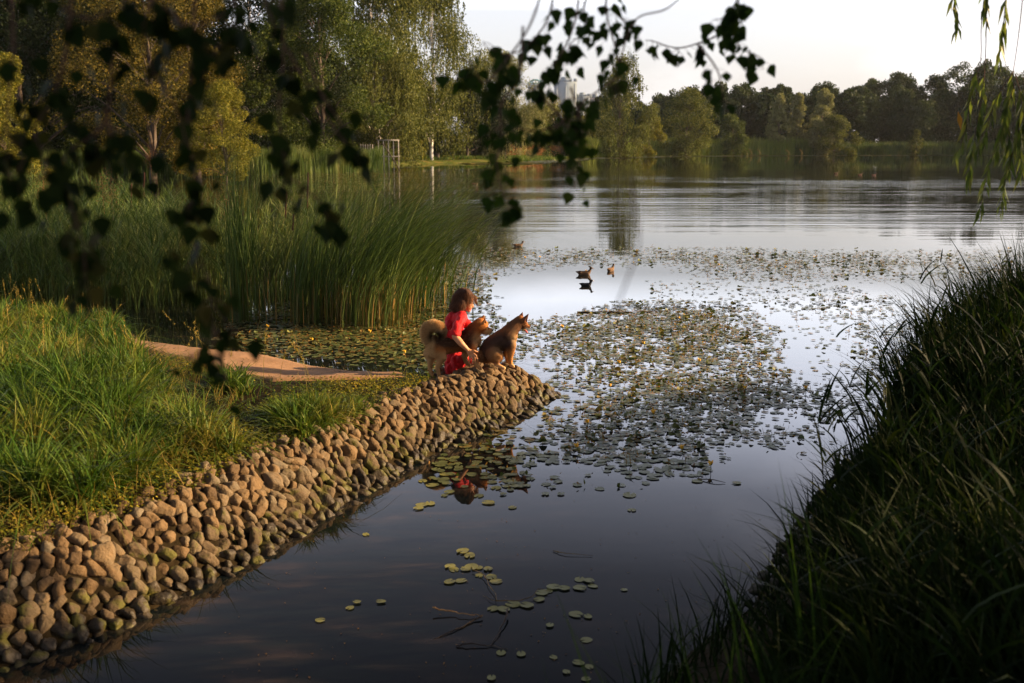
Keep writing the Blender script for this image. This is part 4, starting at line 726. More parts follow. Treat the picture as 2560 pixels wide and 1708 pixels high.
for fx in np.linspace(-.45, -.06, 6): V, f1, f2 = tube([[w * fx * 1.5 - .3, -1, -.2], [w * fx * 1.5 - .3, -1, zt * .86]], .05, 6); obj('picket', V, [f1, f2], M['whitewood'], r_)
p = A(1003, 351, 146); V, f1, f2 = tube([[0, 0, -.1], [0, 0, .45], [0, 0, .9]], [.42, .36, .34], 10); o = obj('tree_stump', V, [f1, f2], M['bark'], smooth=False); o.location = (p[0], 146, max(.0, float(hgt(np.array([p[0]]), np.array([146.]))[0]))); tag(o, 'short cut tree stump on the grass below the white trunked birch', 'stump')
a = A(878, 330, 106); b_ = A(917, 379, 104); V, f1, f2 = tube(spline([a, (a + b_) / 2 + [0, 0, -.15], b_ * [1, 1, 0]], 4), .06, 6); tag(obj('leaning_pole', V, [f1, f2], M['bark'], smooth=True), 'bare pole leaning from the white railing into the water', 'pole')
for q, u in enumerate([1682, 1700, 1712, 1722, 1742, 1808, 1838]):
    a = A(u, 352, 243); V, f1, f2 = tube(spline([[a[0], 243, -.1], [a[0] + .3, 243, .7], [a[0] - .4 - .2 * (q % 3), 243, 1.6]], 3), .07, 4); tag(obj('dead_stem', V, [f1, f2], M['reedstem']), 'bent pale dead stem standing in the water off the far reeds', 'dead stem', 'dead stems off the far reeds')
# pale floating pad sheet along the far shore
acc = Acc(); gg = np.random.default_rng(5); n = 9000; L = np.array([(-6, 150), (2, 152), (10, 180), (14, 200), (32, 226), (56, 244), (80, 250), (103, 254), (137, 255)], float); s = gg.random(n) ** 1.0 * 8; i_ = s.astype(int); f = (s - i_)[:, None]; C = L[i_] * (1 - f) + L[np.minimum(i_ + 1, 8)] * f
C = np.concatenate([C + np.stack([gg.normal(0, .6, n), -gg.random(n) ** 1.5 * np.interp(i_, [0, 3, 4, 8], [14, 12, 5, 4])], 1), np.full((n, 1), .02)], 1); V, F_ = leaves(C, nrm(rand_dirs(n, gg) * [1, .3, .02]), np.tile([0, 0, 1.], (n, 1)), .9, .6); acc.add(V, F_); tag(acc.build('far_lily_pads', M['pad']), 'pale strip of floating leaves along the far shoreline', 'lily pads', kind='stuff')

# ------------------------------------------------------------------ solid bodies grown from rounded segments
_b = bmesh.new(); bmesh.ops.create_icosphere(_b, subdivisions=2, radius=1.0); SPH = [v.co.copy() for v in _b.verts]; _b.free()
def cap_mesh(bm, p0, r0, p1, r1, sy=1.0):
    pts = [bm.verts.new((float(p[0] + v.x * r), float(p[1] + v.y * r * sy), float(p[2] + v.z * r))) for p, r in ((p0, r0), (p1, r1)) for v in SPH]
    bmesh.ops.convex_hull(bm, input=pts)
def grow(blobs, voxel, smooth=6, fac=.5):
    bm = bmesh.new()
    for b_ in blobs:
        p0, r0, p1, r1 = b_[:4]; sy = b_[4] if len(b_) > 4 else 1
        tmp = bmesh.new(); cap_mesh(tmp, p0, r0, p1, r1, sy); me = bpy.data.meshes.new('t'); tmp.to_mesh(me); tmp.free(); bm.from_mesh(me); bpy.data.meshes.remove(me)
    me = bpy.data.meshes.new('t'); bm.to_mesh(me); bm.free(); o = bpy.data.objects.new('t', me); COL.objects.link(o)
    r_ = o.modifiers.new('r', 'REMESH'); r_.mode = 'VOXEL'; r_.voxel_size = voxel; r_.use_smooth_shade = True
    s = o.modifiers.new('s', 'SMOOTH'); s.iterations = smooth; s.factor = fac
    dg = bpy.context.evaluated_depsgraph_get(); out = bpy.data.meshes.new_from_object(o.evaluated_get(dg)); bpy.data.objects.remove(o); return out
def paint(me, fn):
    n = len(me.vertices); co = np.empty(n * 3, np.float32); me.vertices.foreach_get('co', co); co = co.reshape(-1, 3); no = np.empty(n * 3, np.float32); me.vertices.foreach_get('normal', no)
    c = np.ones((n, 4), np.float32); c[:, :3] = fn(co, no.reshape(-1, 3)); at = me.color_attributes.new('Col', 'FLOAT_COLOR', 'POINT'); at.data.foreach_set('color', c.ravel()); return co, no.reshape(-1, 3), c[:, :3]
def fur(me, col, comb, n, ln, w, g, name, mat, parent, lift=.45, mask=None):
    co = np.empty(len(me.vertices) * 3, np.float32); me.vertices.foreach_get('co', co); co = co.reshape(-1, 3); no = np.empty(len(me.vertices) * 3, np.float32); me.vertices.foreach_get('normal', no); no = no.reshape(-1, 3)
    k = g.integers(0, len(co), n)
    if mask is not None: k = k[mask(co[k])]
    n = len(k); P = co[k] - no[k] * .002; D = nrm(comb(co[k]) * (1 - lift) + no[k] * lift + g.normal(0, .13, (n, 3))); L = (ln(co[k]) if callable(ln) else ln) * g.uniform(.6, 1.2, n)
    S = nrm(np.cross(D, no[k] + g.normal(0, .3, (n, 3)))) * (w / 2); L = L[:, None]; mid = P + D * L * .55; tip = P + D * L + np.array([0, 0, -.12]) * L
    V = np.stack([P - S, P + S, mid + S * .7, mid - S * .7, tip], 1).reshape(-1, 3); b_ = np.arange(n)[:, None] * 5; c = np.repeat(np.clip(col[k] * g.uniform(.75, 1.25, (n, 1)), 0, 1), 5, 0)
    return obj(name, V, [b_ + [[0, 1, 2, 3]], b_ + [[3, 2, 4]]], mat, parent, col=c)
PY = 9.82; PX = 10.08 / F0 / 5.2275
def J(zx, zy, dy=0.0): return A((1020 + zx / 5.2275) / 1.0894, (680 + zy / 5.2275) / 1.0894, PY + dy)
def inv(co):                             # plane coordinates used to lay out coat patches
    x, y, z = co[:, 0], co[:, 1], co[:, 2]; zc = y * math.cos(PIT) - (z - CH) * math.sin(PIT); u = 1280 + F0 * x / zc; v = 854 - F0 * (y * math.sin(PIT) + (z - CH) * math.cos(PIT)) / zc
    return (u - 1020) * 5.2275, (v - 680) * 5.2275
def C_(a, b_, ra, rb, da=0, db=None, sy=1): return (J(a[0], a[1], da), ra * PX, J(b_[0], b_[1], da if db is None else db), rb * PX, sy)
M['fur'] = vcol('fur', .75, .15, fine=1); M['coat'] = vcol('coat', .85); M['eye'] = plain('dark eye', (.01, .008, .006), .1, .6); M['tongue'] = plain('tongue', (.65, .10, .10), .35, .5)
def ear(me_name, base1, base2, tip, dy0, dy1, th, mat, parent, colr):
    a, b_, c = J(*base1, dy0), J(*base2, dy1), J(*tip, (dy0 + dy1) / 2); n = np.cross(b_ - a, c - a); n = n / np.linalg.norm(n) * th * PX
    m1 = (a + b_) / 2; bl = [(a, 11 * PX, c, 3.5 * PX), (b_, 11 * PX, c, 3.5 * PX), (m1 + n * .3, 14 * PX, c, 3.5 * PX)]; me = grow(bl, .0035, 4); paint(me, lambda co, no: np.tile(colr, (len(co), 1))); me.materials.append(mat); return link(bpy.data.objects.new('ear', me), parent)
def mixc(a, b_, t_): return a * (1 - t_[:, None]) + np.array(b_) * t_[:, None]
def bl(x, y, cx, cy, rx, ry, s=.45): return sst(1 + s, 1 - s, np.hypot((x - cx) / rx, (y - cy) / ry))
gF = np.random.default_rng(77)
# ---- standing dog
dog = root('dog', tuple(J(450, 1330, 0))); dog.location = (0, 0, 0)
tag(dog, 'standing ginger dog with a curled fluffy tail, held by the woman in red', 'dog')
B1 = [C_((345, 985), (520, 965), 118, 108, 0, 0, .8), C_((520, 965), (760, 905), 108, 125, 0, .02, .8), C_((760, 905), (850, 900), 125, 118, .02, .03, .8), C_((790, 860), (880, 745), 118, 100, .02, .03), C_((870, 760), (945, 700), 98, 82, .03, .02), C_((945, 690), (970, 700), 92, 84, .02, .02), C_((985, 730), (1020, 755), 62, 50, .02), C_((1010, 755), (1085, 768), 42, 26, .02, .01), C_((1000, 785), (1070, 792), 34, 20, .02, .01),
      C_((330, 900), (330, 1040), 82, 100, 0, 0, .9), C_((850, 960), (850, 1010), 70, 52, -.05, -.05),
      C_((400, 1050), (440, 1120), 100, 70, -.05, -.06, .7), C_((440, 1120), (385, 1250), 58, 31, -.06), C_((385, 1250), (405, 1350), 29, 25, -.06), C_((405, 1358), (445, 1385), 26, 18, -.06),
      C_((290, 1060), (300, 1130), 86, 62, .06, .05, .8), C_((300, 1130), (285, 1250), 52, 30, .05), C_((285, 1250), (320, 1360), 29, 24, .05, .03), C_((325, 1372), (360, 1392), 25, 18, .03),
      C_((850, 1010), (868, 1130), 48, 34, -.06), C_((868, 1130), (885, 1200), 34, 29, -.06), C_((890, 1205), (950, 1265), 28, 22, -.06, -.07), C_((770, 1020), (740, 1110), 62, 40, .07), C_((740, 1110), (765, 1185), 38, 30, .07), C_((765, 1185), (815, 1222), 29, 21, .07)]
me = grow(B1, .006, 7)
OR, CR, DK = (.33, .115, .026), (.52, .33, .15), (.028, .015, .010)
def coat1(co, no):
    x, y = inv(co); c = np.tile(np.array(OR), (len(co), 1)); n = vnoise(co[:, 0] * 60, co[:, 2] * 60, 1)
    c = mixc(c, DK, np.clip(1.1 * bl(x, y, 570, 890, 290, 110) + .8 * bl(x, y, 790, 800, 110, 130) + .25 * n, 0, 1) * .92)
    c = mixc(c, DK, bl(x, y, 790, 930, 60, 110) * .8); c = mixc(c, CR, np.clip(bl(x, y, 250, 1000, 95, 190) + .15 * n, 0, 1)); c = mixc(c, CR, sst(1010, 1085, y) * .55); c = mixc(c, CR, bl(x, y, 1050, 790, 60, 32)); c = mixc(c, CR, bl(x, y, 900, 900, 60, 100) * .4); c = mixc(c, (.12, .07, .04), bl(x, y, 1120, 755, 26, 26)); return c
co, no, c = paint(me, coat1); me.materials.append(M['coat']); dbody = link(bpy.data.objects.new('body', me), dog)
def comb1(P): x, y = inv(P); d_ = np.tile([-1., 0, -.45], (len(P), 1)); d_[:, 2] -= sst(950, 1200, y) * 1.2; return nrm(d_)
fur(me, c, comb1, 60000, lambda P: .008 + .010 * sst(1230, 1000, inv(P)[1]), .0014, gF, 'fur', M['fur'], dog, .28)
TL = [(335, 905), (262, 880), (240, 800), (262, 735), (330, 708), (405, 730), (440, 790), (430, 840)]; TR = [40, 58, 64, 66, 66, 62, 52, 30]
me = grow([C_(TL[i_], TL[i_ + 1], TR[i_], TR[i_ + 1], .0 - .01 * i_, -.01 * (i_ + 1)) for i_ in range(7)], .006, 6)
def coatt(co, no): x, y = inv(co); c = np.tile(np.array((.66, .45, .23)), (len(co), 1)); return mixc(c, DK, np.clip(bl(x, y, 370, 840, 95, 60), 0, 1) * .95)
co, no, c = paint(me, coatt); me.materials.append(M['coat']); tl = link(bpy.data.objects.new('tail', me), dog)
fur(me, c, lambda P: nrm(P - J(350, 815, -.03)) * .9 + [0, 0, .2], 30000, .032, .0014, gF, 'tail_fur', M['fur'], tl, .5)
for (b1, b2, tp, d0, d1) in (((952, 690), (1020, 665), (1008, 606), -.05, -.045), ((940, 612), (1000, 612), (993, 562), .06, .065)): ear('ear', b1, b2, tp, d0, d1, 8, M['coat'], dog, np.array((.30, .13, .045)))
def small_ball(name, p, r, mat, parent, sc=(1, 1, 1)):
    V, f1, f2 = uvsph(np.zeros(3), 1, 8); return obj(name, V * r * np.array(sc) + p, [f1, f2], mat, parent, smooth=True)
small_ball('nose', J(1107, 764, .008), 13 * PX, M['eye'], dog); small_ball('eye', J(1040, 735, -.035), 8 * PX, M['eye'], dog)
# ---- sitting dog
dog2 = root('dog'); tag(dog2, 'panting dog with a dark back sitting at the tip of the stone bank', 'dog')
B2 = [C_((1040, 1050), (1110, 960), 118, 135, 0, 0, .85), C_((1110, 960), (1240, 870), 135, 130, 0, 0, .8), C_((1240, 870), (1320, 850), 125, 118, 0, 0, .8), C_((1300, 930), (1330, 960), 100, 75), C_((1300, 810), (1400, 700), 112, 88, 0, .02), C_((1400, 700), (1465, 640), 86, 74, .02, .03), C_((1465, 640), (1500, 655), 74, 62, .03, .03), C_((1505, 670), (1535, 690), 48, 38, .03), C_((1530, 690), (1585, 715), 30, 17, .03, .04), C_((1500, 720), (1545, 772), 26, 12, .03, .04),
      C_((1120, 1080), (1160, 1100), 112, 96, -.07, -.07, .7), C_((1040, 1110), (1060, 1140), 90, 60, .04), C_((1160, 1150), (1150, 1205), 52, 30, -.08), C_((1150, 1208), (1255, 1258), 27, 24, -.08, -.1), C_((1350, 950), (1345, 1060), 70, 46, -.05), C_((1345, 1060), (1335, 1160), 42, 32, -.05), C_((1335, 1160), (1345, 1205), 31, 29, -.05), C_((1348, 1212), (1378, 1235), 27, 21, -.05, -.06),
      C_((1290, 1000), (1290, 1090), 60, 38, .07), C_((1290, 1090), (1305, 1165), 33, 26, .07), C_((1305, 1170), (1335, 1185), 24, 18, .07)]
me = grow(B2, .006, 7)
def coat2(co, no):
    x, y = inv(co); c = np.tile(np.array((.22, .082, .024)), (len(co), 1)); n = vnoise(co[:, 0] * 60, co[:, 2] * 60, 1)
    s_ = (x - 920) * .62 + (y - 1020)  # distance below the back line
    c = mixc(c, (.05, .032, .026), np.clip(sst(300, 150, s_) * sst(800, 900, y + .0 * x) + .7 * bl(x, y, 1240, 860, 120, 95) + .25 * n * sst(300, 100, s_), 0, 1) * .92)
    c = mixc(c, (.09, .045, .025), bl(x, y, 1400, 700, 130, 100) * .75); c = mixc(c, (.06, .035, .025), bl(x, y, 1370, 800, 40, 80) * .6); c = mixc(c, CR, bl(x, y, 1400, 900, 50, 120) * .3); c = mixc(c, (.27, .14, .055), bl(x, y, 1150, 1080, 120, 105) * .7); c = mixc(c, (.42, .18, .05), sst(980, 1080, y) * sst(1250, 1280, x)); c = mixc(c, CR, bl(x, y, 1560, 745, 50, 18)); c = mixc(c, (.70, .42, .2), sst(1180, 1240, y)); return c
co, no, c = paint(me, coat2); me.materials.append(M['coat']); link(bpy.data.objects.new('body', me), dog2)
def comb2(P): return nrm(np.tile([-.6, 0, -.9], (len(P), 1)))
fur(me, c, comb2, 60000, lambda P: .008 + .008 * sst(1200, 1000, inv(P)[1]), .0014, gF, 'fur', M['fur'], dog2, .26)
me = grow([C_((1010, 1120), (960, 1130), 40, 45, .0, -.04), C_((960, 1130), (935, 1080), 45, 42, -.04, -.06)], .005, 5); co, no, c = paint(me, lambda co, no: np.tile(np.array((.30, .15, .07)), (len(co), 1))); me.materials.append(M['coat']); tl = link(bpy.data.objects.new('tail', me), dog2); fur(me, c, lambda P: np.tile([-.3, 0, .6], (len(P), 1)), 4000, .022, .0022, gF, 'tail_fur', M['fur'], tl, .6)
for (b1, b2, tp, d0, d1) in (((1492, 615), (1545, 650), (1577, 546), -.02, -.015), ((1448, 585), (1496, 585), (1499, 524), .075, .08)): ear('ear', b1, b2, tp, d0, d1, 8, M['coat'], dog2, np.array((.16, .065, .04)))
me = grow([C_((1530, 752), (1556, 790), 11, 12, .035, .03)], .003, 3); me.materials.append(M['tongue']); link(bpy.data.objects.new('tongue', me), dog2); small_ball('nose', J(1598, 712, .04), 11 * PX, M['eye'], dog2); small_ball('eye', J(1538, 668, -.003), 7 * PX, M['eye'], dog2)
# ---- the woman
per = root('person'); tag(per, 'person in a red dress kneeling with one arm round the standing dog', 'person')
WY = .28
BP = [C_((735, 335), (760, 345), 108, 104, WY, WY, .82), C_((765, 400), (790, 440), 82, 58, WY), C_((790, 440), (792, 498), 52, 26, WY), C_((780, 470), (745, 470), 44, 40, WY), C_((825, 385), (852, 448), 11, 13, WY), C_((852, 448), (840, 462), 12, 10, WY), C_((815, 362), (835, 368), 26, 20, WY), C_((812, 480), (826, 484), 13, 9, WY), C_((812, 496), (822, 497), 12, 8, WY), C_((796, 512), (806, 514), 16, 13, WY), C_((795, 425), (800, 430), 34, 28, WY - .03),
      C_((705, 430), (665, 560), 50, 52, WY), C_((655, 590), (600, 760), 100, 110, WY, WY, .75), C_((600, 760), (600, 1100), 105, 130, WY, WY + .02, .8), C_((600, 1120), (800, 1150), 90, 60, WY - .02, WY), C_((600, 1180), (700, 1200), 90, 60, WY + .12), C_((780, 1180), (560, 1280), 50, 40, WY), C_((700, 590), (640, 620), 66, 60, WY - .12, WY - .08),
      C_((705, 600), (655, 700), 62, 54, WY - .13, -.02), C_((655, 700), (612, 835), 54, 47, -.02, -.15), C_((612, 835), (690, 930), 48, 42, -.15, -.165), C_((690, 930), (775, 1015), 41, 27, -.165, -.15), C_((640, 600), (800, 700), 55, 45, WY + .16, WY + .12), C_((800, 700), (880, 860), 42, 32, WY + .12, .12),
      C_((778, 1018), (815, 1045), 28, 34, -.15, -.145, .55), C_((815, 1045), (835, 1075), 36, 30, -.145, -.14, .5), C_((790, 1050), (805, 1085), 24, 20, -.15, -.145, .6)]
for pts_ in ([(822, 1030), (865, 1028), (912, 1046)], [(845, 1062), (888, 1090), (906, 1148)], [(838, 1080), (872, 1118), (874, 1178)], [(824, 1088), (846, 1135), (838, 1200)], [(802, 1090), (812, 1135), (800, 1188)]):
    k_ = len(BP)
    for (a, b_, ra, rb, da, db) in ((pts_[0], pts_[1], 12, 11, -.145, -.155), (pts_[1], pts_[2], 11, 8, -.155, -.14)): BP.append(C_(a, b_, ra, rb, da, db))
me = grow(BP, .0032, 4, .45); SK = np.array((.52, .26, .14))
def skin(co, no): x, y = inv(co); c = np.tile(SK, (len(co), 1)); c = mixc(c, (.60, .15, .12), bl(x, y, 822, 487, 18, 13)); c = mixc(c, (.10, .05, .03), bl(x, y, 822, 352, 22, 6) * .7); c = mixc(c, (.62, .24, .16), bl(x, y, 800, 430, 30, 25) * .5); return c
paint(me, skin); sk = vcol('skin', .5); sk.node_tree.nodes['Principled BSDF'].inputs['Subsurface Weight'].default_value = .12; sk.node_tree.nodes['Principled BSDF'].inputs['Subsurface Radius'].default_value = (.01, .004, .002); me.materials.append(sk); link(bpy.data.objects.new('body', me), per)
small_ball('eye', J(829, 388, WY - .042), 9 * PX, plain('eye white', (.55, .5, .48), .2), per); small_ball('pupil', J(834, 389, WY - .046), 5.5 * PX, M['eye'], per)
DR = [C_((665, 560), (600, 640), 78, 125, WY, WY, .8), C_((640, 610), (580, 800), 125, 130, WY, WY, .8), C_((580, 800), (600, 1050), 128, 125, WY, WY + .02, .85), C_((600, 1050), (600, 1330), 120, 150, WY, WY, .9), C_((600, 1120), (790, 1160), 110, 85, WY - .03, WY), C_((690, 1140), (680, 1220), 60, 50, .10, .12), C_((640, 1150), (560, 1330), 80, 90, .16, .14),
      C_((700, 585), (650, 610), 78, 78, WY - .13, WY - .08), C_((705, 600), (655, 700), 76, 70, WY - .13, -.02), C_((655, 700), (618, 800), 70, 66, -.02, -.135), C_((560, 700), (500, 770), 90, 60, WY - .05, .06), C_((640, 790), (560, 812), 58, 58, -.11, -.08), C_((620, 590), (780, 690), 85, 66, WY + .16, WY + .13), C_((690, 500), (700, 520), 62, 64, WY)]
me = grow(DR, .0055, 5)
n = len(me.vertices); co = np.empty(n * 3, np.float32); me.vertices.foreach_get('co', co); co = co.reshape(-1, 3); no = np.empty(n * 3, np.float32); me.vertices.foreach_get('normal', no); no = no.reshape(-1, 3)
x_, y_ = inv(co); wr = .0065 * vnoise(co[:, 0] * 22 + co[:, 2] * 18, co[:, 2] * 8 - co[:, 0] * 10 + co[:, 1] * 6, 1, 3) + .0045 * np.sin(co[:, 2] * 80 + 3 * np.sin(co[:, 0] * 25)) * bl(x_, y_, 640, 740, 130, 170) + .010 * np.sin(co[:, 0] * 70 + co[:, 2] * 12) * sst(1080, 1200, y_)
co = co + no * wr[:, None]; me.vertices.foreach_set('co', co.ravel()); me.update()
M['red'] = noisy('red linen', [(.3, (.36, .003, .006)), (.7, (.50, .005, .010))], 30, bump=.25, bscale=400, rough=.75, dist=.001)
me.materials.append(M['red']); link(bpy.data.objects.new('dress', me), per)
me = grow([C_((630, 815), (592, 828), 60, 58, -.14, -.13), C_((640, 800), (604, 812), 60, 60, -.13, -.12)], .005, 3); me.materials.append(M['red']); link(bpy.data.objects.new('rolled_cuff', me), per)
HB = [C_((715, 315), (745, 318), 118, 112, WY, WY, .92), C_((690, 330), (650, 400), 104, 78, WY), C_((650, 400), (620, 455), 76, 46, WY, WY), C_((640, 430), (620, 490), 56, 20, WY - .03), C_((700, 400), (690, 460), 70, 34, WY - .06, WY - .06), C_((700, 350), (715, 440), 58, 26, WY - .045), C_((790, 275), (862, 318), 34, 18, WY + .045, WY + .055), C_((862, 318), (886, 405), 17, 7, WY + .06, WY + .06), C_((760, 270), (800, 300), 50, 26, WY - .05, WY - .055), C_((570, 430), (560, 460), 14, 6, WY), C_((620, 400), (575, 440), 50, 22, WY)]
me = grow(HB, .005, 14); co, no, c = paint(me, lambda co, no: np.tile(np.array((.050, .022, .013)), (len(co), 1))); me.materials.append(M['coat']); hb = link(bpy.data.objects.new('hair', me), per)
fur(me, np.array((.085, .036, .018)) * gF.uniform(.4, 2.2, (len(co), 1)), lambda P: nrm((P - J(750, 290, WY)) * [.55, .3, .1] + [0, 0, -.09]), 9000, lambda P: .04 + .02 * gF.random(len(P)), .0018, gF, 'hair_strands', M['fur'], hb, .07)
acc = Acc()
for k_ in range(46):
    f = gF.uniform(0, 1); a = np.array([800 + 60 * f, 262 + 50 * f]) + gF.normal(0, 5, 2); e = np.array([868 + 24 * f + gF.normal(0, 6), 372 + gF.uniform(0, 45)]); dd = WY + .045 + gF.normal(0, .01)
    V, f1, f2 = tube(spline([J(*a, dd), J(*((a + e) / 2 + [20, -14]), dd), J(*e, dd)], 4), np.linspace(.0016, .0006, 9), 4); acc.add(V, f1, f2)
for k_ in range(26):
    a = np.array([790, 272]) + gF.normal(0, 8, 2); e = np.array([775 + gF.normal(0, 12), 440 + gF.normal(0, 22)]); dd = WY - .075 + gF.normal(0, .006)
    V, f1, f2 = tube(spline([J(*a, dd + .02), J(*((a + e) / 2 + [8, -6]), dd), J(*e, dd)], 4), np.linspace(.0016, .0006, 9), 4); acc.add(V, f1, f2)
M['lock'] = plain('hair lock', (.20, .085, .035), .5); acc.build('fringe', M['lock'], hb, smooth=True)
# ---- water birds
def bird(u, v, L, yaw, body, head, belly, bill, label, name='duck', cat='duck', group=None, coot=False):
    L *= .93; p = G(u, v); r_ = root(name, (p[0], p[1], 0), yaw); tag(r_, label, cat, group); s = L / .40
    Bk = [((-.10, 0, .035), .058, (.06, 0, .035), .062, .95), ((-.10, 0, .05), .05, (-.20, 0, .075), .012, 1.2), ((.08, 0, .05), .05, (.13, 0, .12), .026), ((.13, 0, .12), .026, (.135, 0, .155), .027), ((.135, 0, .16), .031, (.155, 0, .158), .024)]
    me = grow([(np.array(a[0]) * s, a[1] * s, np.array(a[2]) * s, a[3] * s, a[4] if len(a) > 4 else 1) for a in Bk], .006 * s, 3)
    def bc_(co, no):
        x, y, z = co.T / s; c = np.tile(np.array(body), (len(co), 1)); c = mixc(c, np.array(body) * .35, np.clip(vnoise(x * 70, z * 90 + y * 50, 1), 0, 1) * .9); c = mixc(c, belly, sst(.03, .0, z) * .7 + .5 * bl(x, z, .09, .03, .06, .06)); c = mixc(c, head, sst(.10, .125, z) * (x > .05)); return np.clip(c, 0, 1)
    paint(me, bc_); me.materials.append(M['coat']); link(bpy.data.objects.new('body', me), r_)
    me = grow([(np.array((.160, 0, .152)) * s, .011 * s, np.array((.205, 0, .143)) * s, .007 * s, 1.3)], .003, 2); me.materials.append(bill); link(bpy.data.objects.new('bill', me), r_)
    return r_
bo = plain('olive bill', (.30, .17, .06), .4); bw = plain('white bill', (.75, .68, .62), .4); BR = (.13, .075, .04); HD = (.05, .035, .022); BE = (.22, .15, .10)
bird(1342, 631, .38, .05, BR, HD, BE, bo, 'brown duck swimming right, largest of the birds in the open water', group='ducks on the pond')
bird(1346, 657, .29, .0, (.022, .024, .028), (.012, .013, .015), (.03, .03, .03), bw, 'small black coot with a pale bill swimming nearest', 'coot', 'coot', 'ducks on the pond')
bird(1402, 622, .34, 1.0, BR, HD, BE, bo, 'brown duck turned away to the right of the two other birds', group='ducks on the pond')
bird(1190, 566, .34, .2, BR, HD, BE, bo, 'brown duck at the edge of the pads near the arching reeds', group='ducks on the pond')
for u, v, lb in [(1091, 424, 'left one of two tiny ducks in the dark reflection behind the reeds'), (1119, 424, 'right one of two tiny ducks in the dark reflection behind the reeds'), (1919, 399, 'tiny duck far out on the lake, leftmost of the three'), (1974, 402, 'tiny duck far out on the lake, middle of the three'), (2006, 403, 'tiny duck far out on the lake, rightmost of the three')]: bird(u, v, .50, .1, BR, HD, BE, bo, lb, group='ducks on the pond')

# ------------------------------------------------------------------ branches hanging in front
g = np.random.default_rng(88)
def birch_leaves(C, D, N, L):
    """ovate pointed serrated leaf, folded along the midrib"""
    prof = [(0, 0), (.10, .26), (.16, .34), (.24, .42), (.30, .40), (.38, .41), (.46, .34), (.55, .30), (.64, .22), (.74, .17), (.86, .07), (1, 0)]
    n = len(C); S = nrm(np.cross(D, N)); N2 = nrm(np.cross(S, D)); fold = g.uniform(.0, .35, n)[:, None]; curl = g.uniform(-.3, .3, n)[:, None]
    rows = []
    for t_, w in prof:
        mid = C + D * L[:, None] * t_ - N2 * (curl * L[:, None] * t_ * t_); rows += [mid - S * (w * L[:, None]) + N2 * (fold * w * L[:, None]), mid, mid + S * (w * L[:, None]) + N2 * (fold * w * L[:, None])]
    V = np.stack(rows, 1); k = len(prof); Fq = []
    for i_ in range(k - 1): Fq += [[3 * i_, 3 * i_ + 1, 3 * i_ + 4, 3 * i_ + 3], [3 * i_ + 1, 3 * i_ + 2, 3 * i_ + 5, 3 * i_ + 4]]
    off = (np.arange(n) * 3 * k)[:, None, None]; return V.reshape(-1, 3), (np.array(Fq)[None] + off).reshape(-1, 4)
def branch(path, d, dens, size, label, start=0.0, rtw=.0028, side=.05, d2=None, leafmat='birchleaf', narrow=False, group='birch branches hanging into the picture', name='birch_branch'):
    n0 = len(path); P = spline([A(u, v, d + ((d2 or d) - d) * i_ / max(1, n0 - 1)) for i_, (u, v) in enumerate(path)], 8); L = np.linalg.norm(np.diff(P, axis=0), axis=1); cs = np.concatenate([[0], np.cumsum(L)]); tot = cs[-1]
    r_ = root(name, tuple(P[0])); tag(r_, label, 'branch', group); O = P[0]
    acc = Acc(); V, f1, f2 = tube(P - O, np.linspace(rtw, rtw * .35, len(P)), 6); acc.add(V, f1, f2)
    n = int(tot * (1 - start) * dens); s = start * tot + (1 - start) * tot * (np.arange(n) + g.random(n)) / max(n, 1); Q = np.stack([np.interp(s, cs, P[:, i_]) for i_ in range(3)], 1)
    T_ = nrm(np.stack([np.interp(s, cs, np.gradient(P[:, i_])) for i_ in range(3)], 1))
    if narrow:
        out = rand_dirs(n, g) * [1, 1, .3]; D = nrm(T_ * .5 + out * .45 + [0, 0, -.75]); V, F_ = leaves(Q + D * size * .5, D, nrm(rand_dirs(n, g)), size * g.uniform(.6, 1.25, n), size * .17)
    else:
        k_ = g.integers(1, 4, n); Q = np.repeat(Q, k_, 0); n = len(Q); out = rand_dirs(n, g) * [1, .7, .6]; pet = nrm(out + [0, 0, -.6]) * g.uniform(.3, 1.0, (n, 1)) * side; E_ = Q + pet
        for a, b_ in zip(Q, E_): V, f1, f2 = tube([a - O, (a + b_) / 2 - O + [0, 0, .004], b_ - O], .0006, 3); acc.add(V, f1, f2)
        D = nrm(rand_dirs(n, g) * .62 + [0, 0, -1]); V, F_ = birch_leaves(E_, D, nrm(rand_dirs(n, g) + [0, -.9, .2]), size * g.uniform(.62, 1.15, n))
    acc.build('twig', M['twig'], r_); obj('leaves', V - O, F_, M[leafmat], r_); return r_
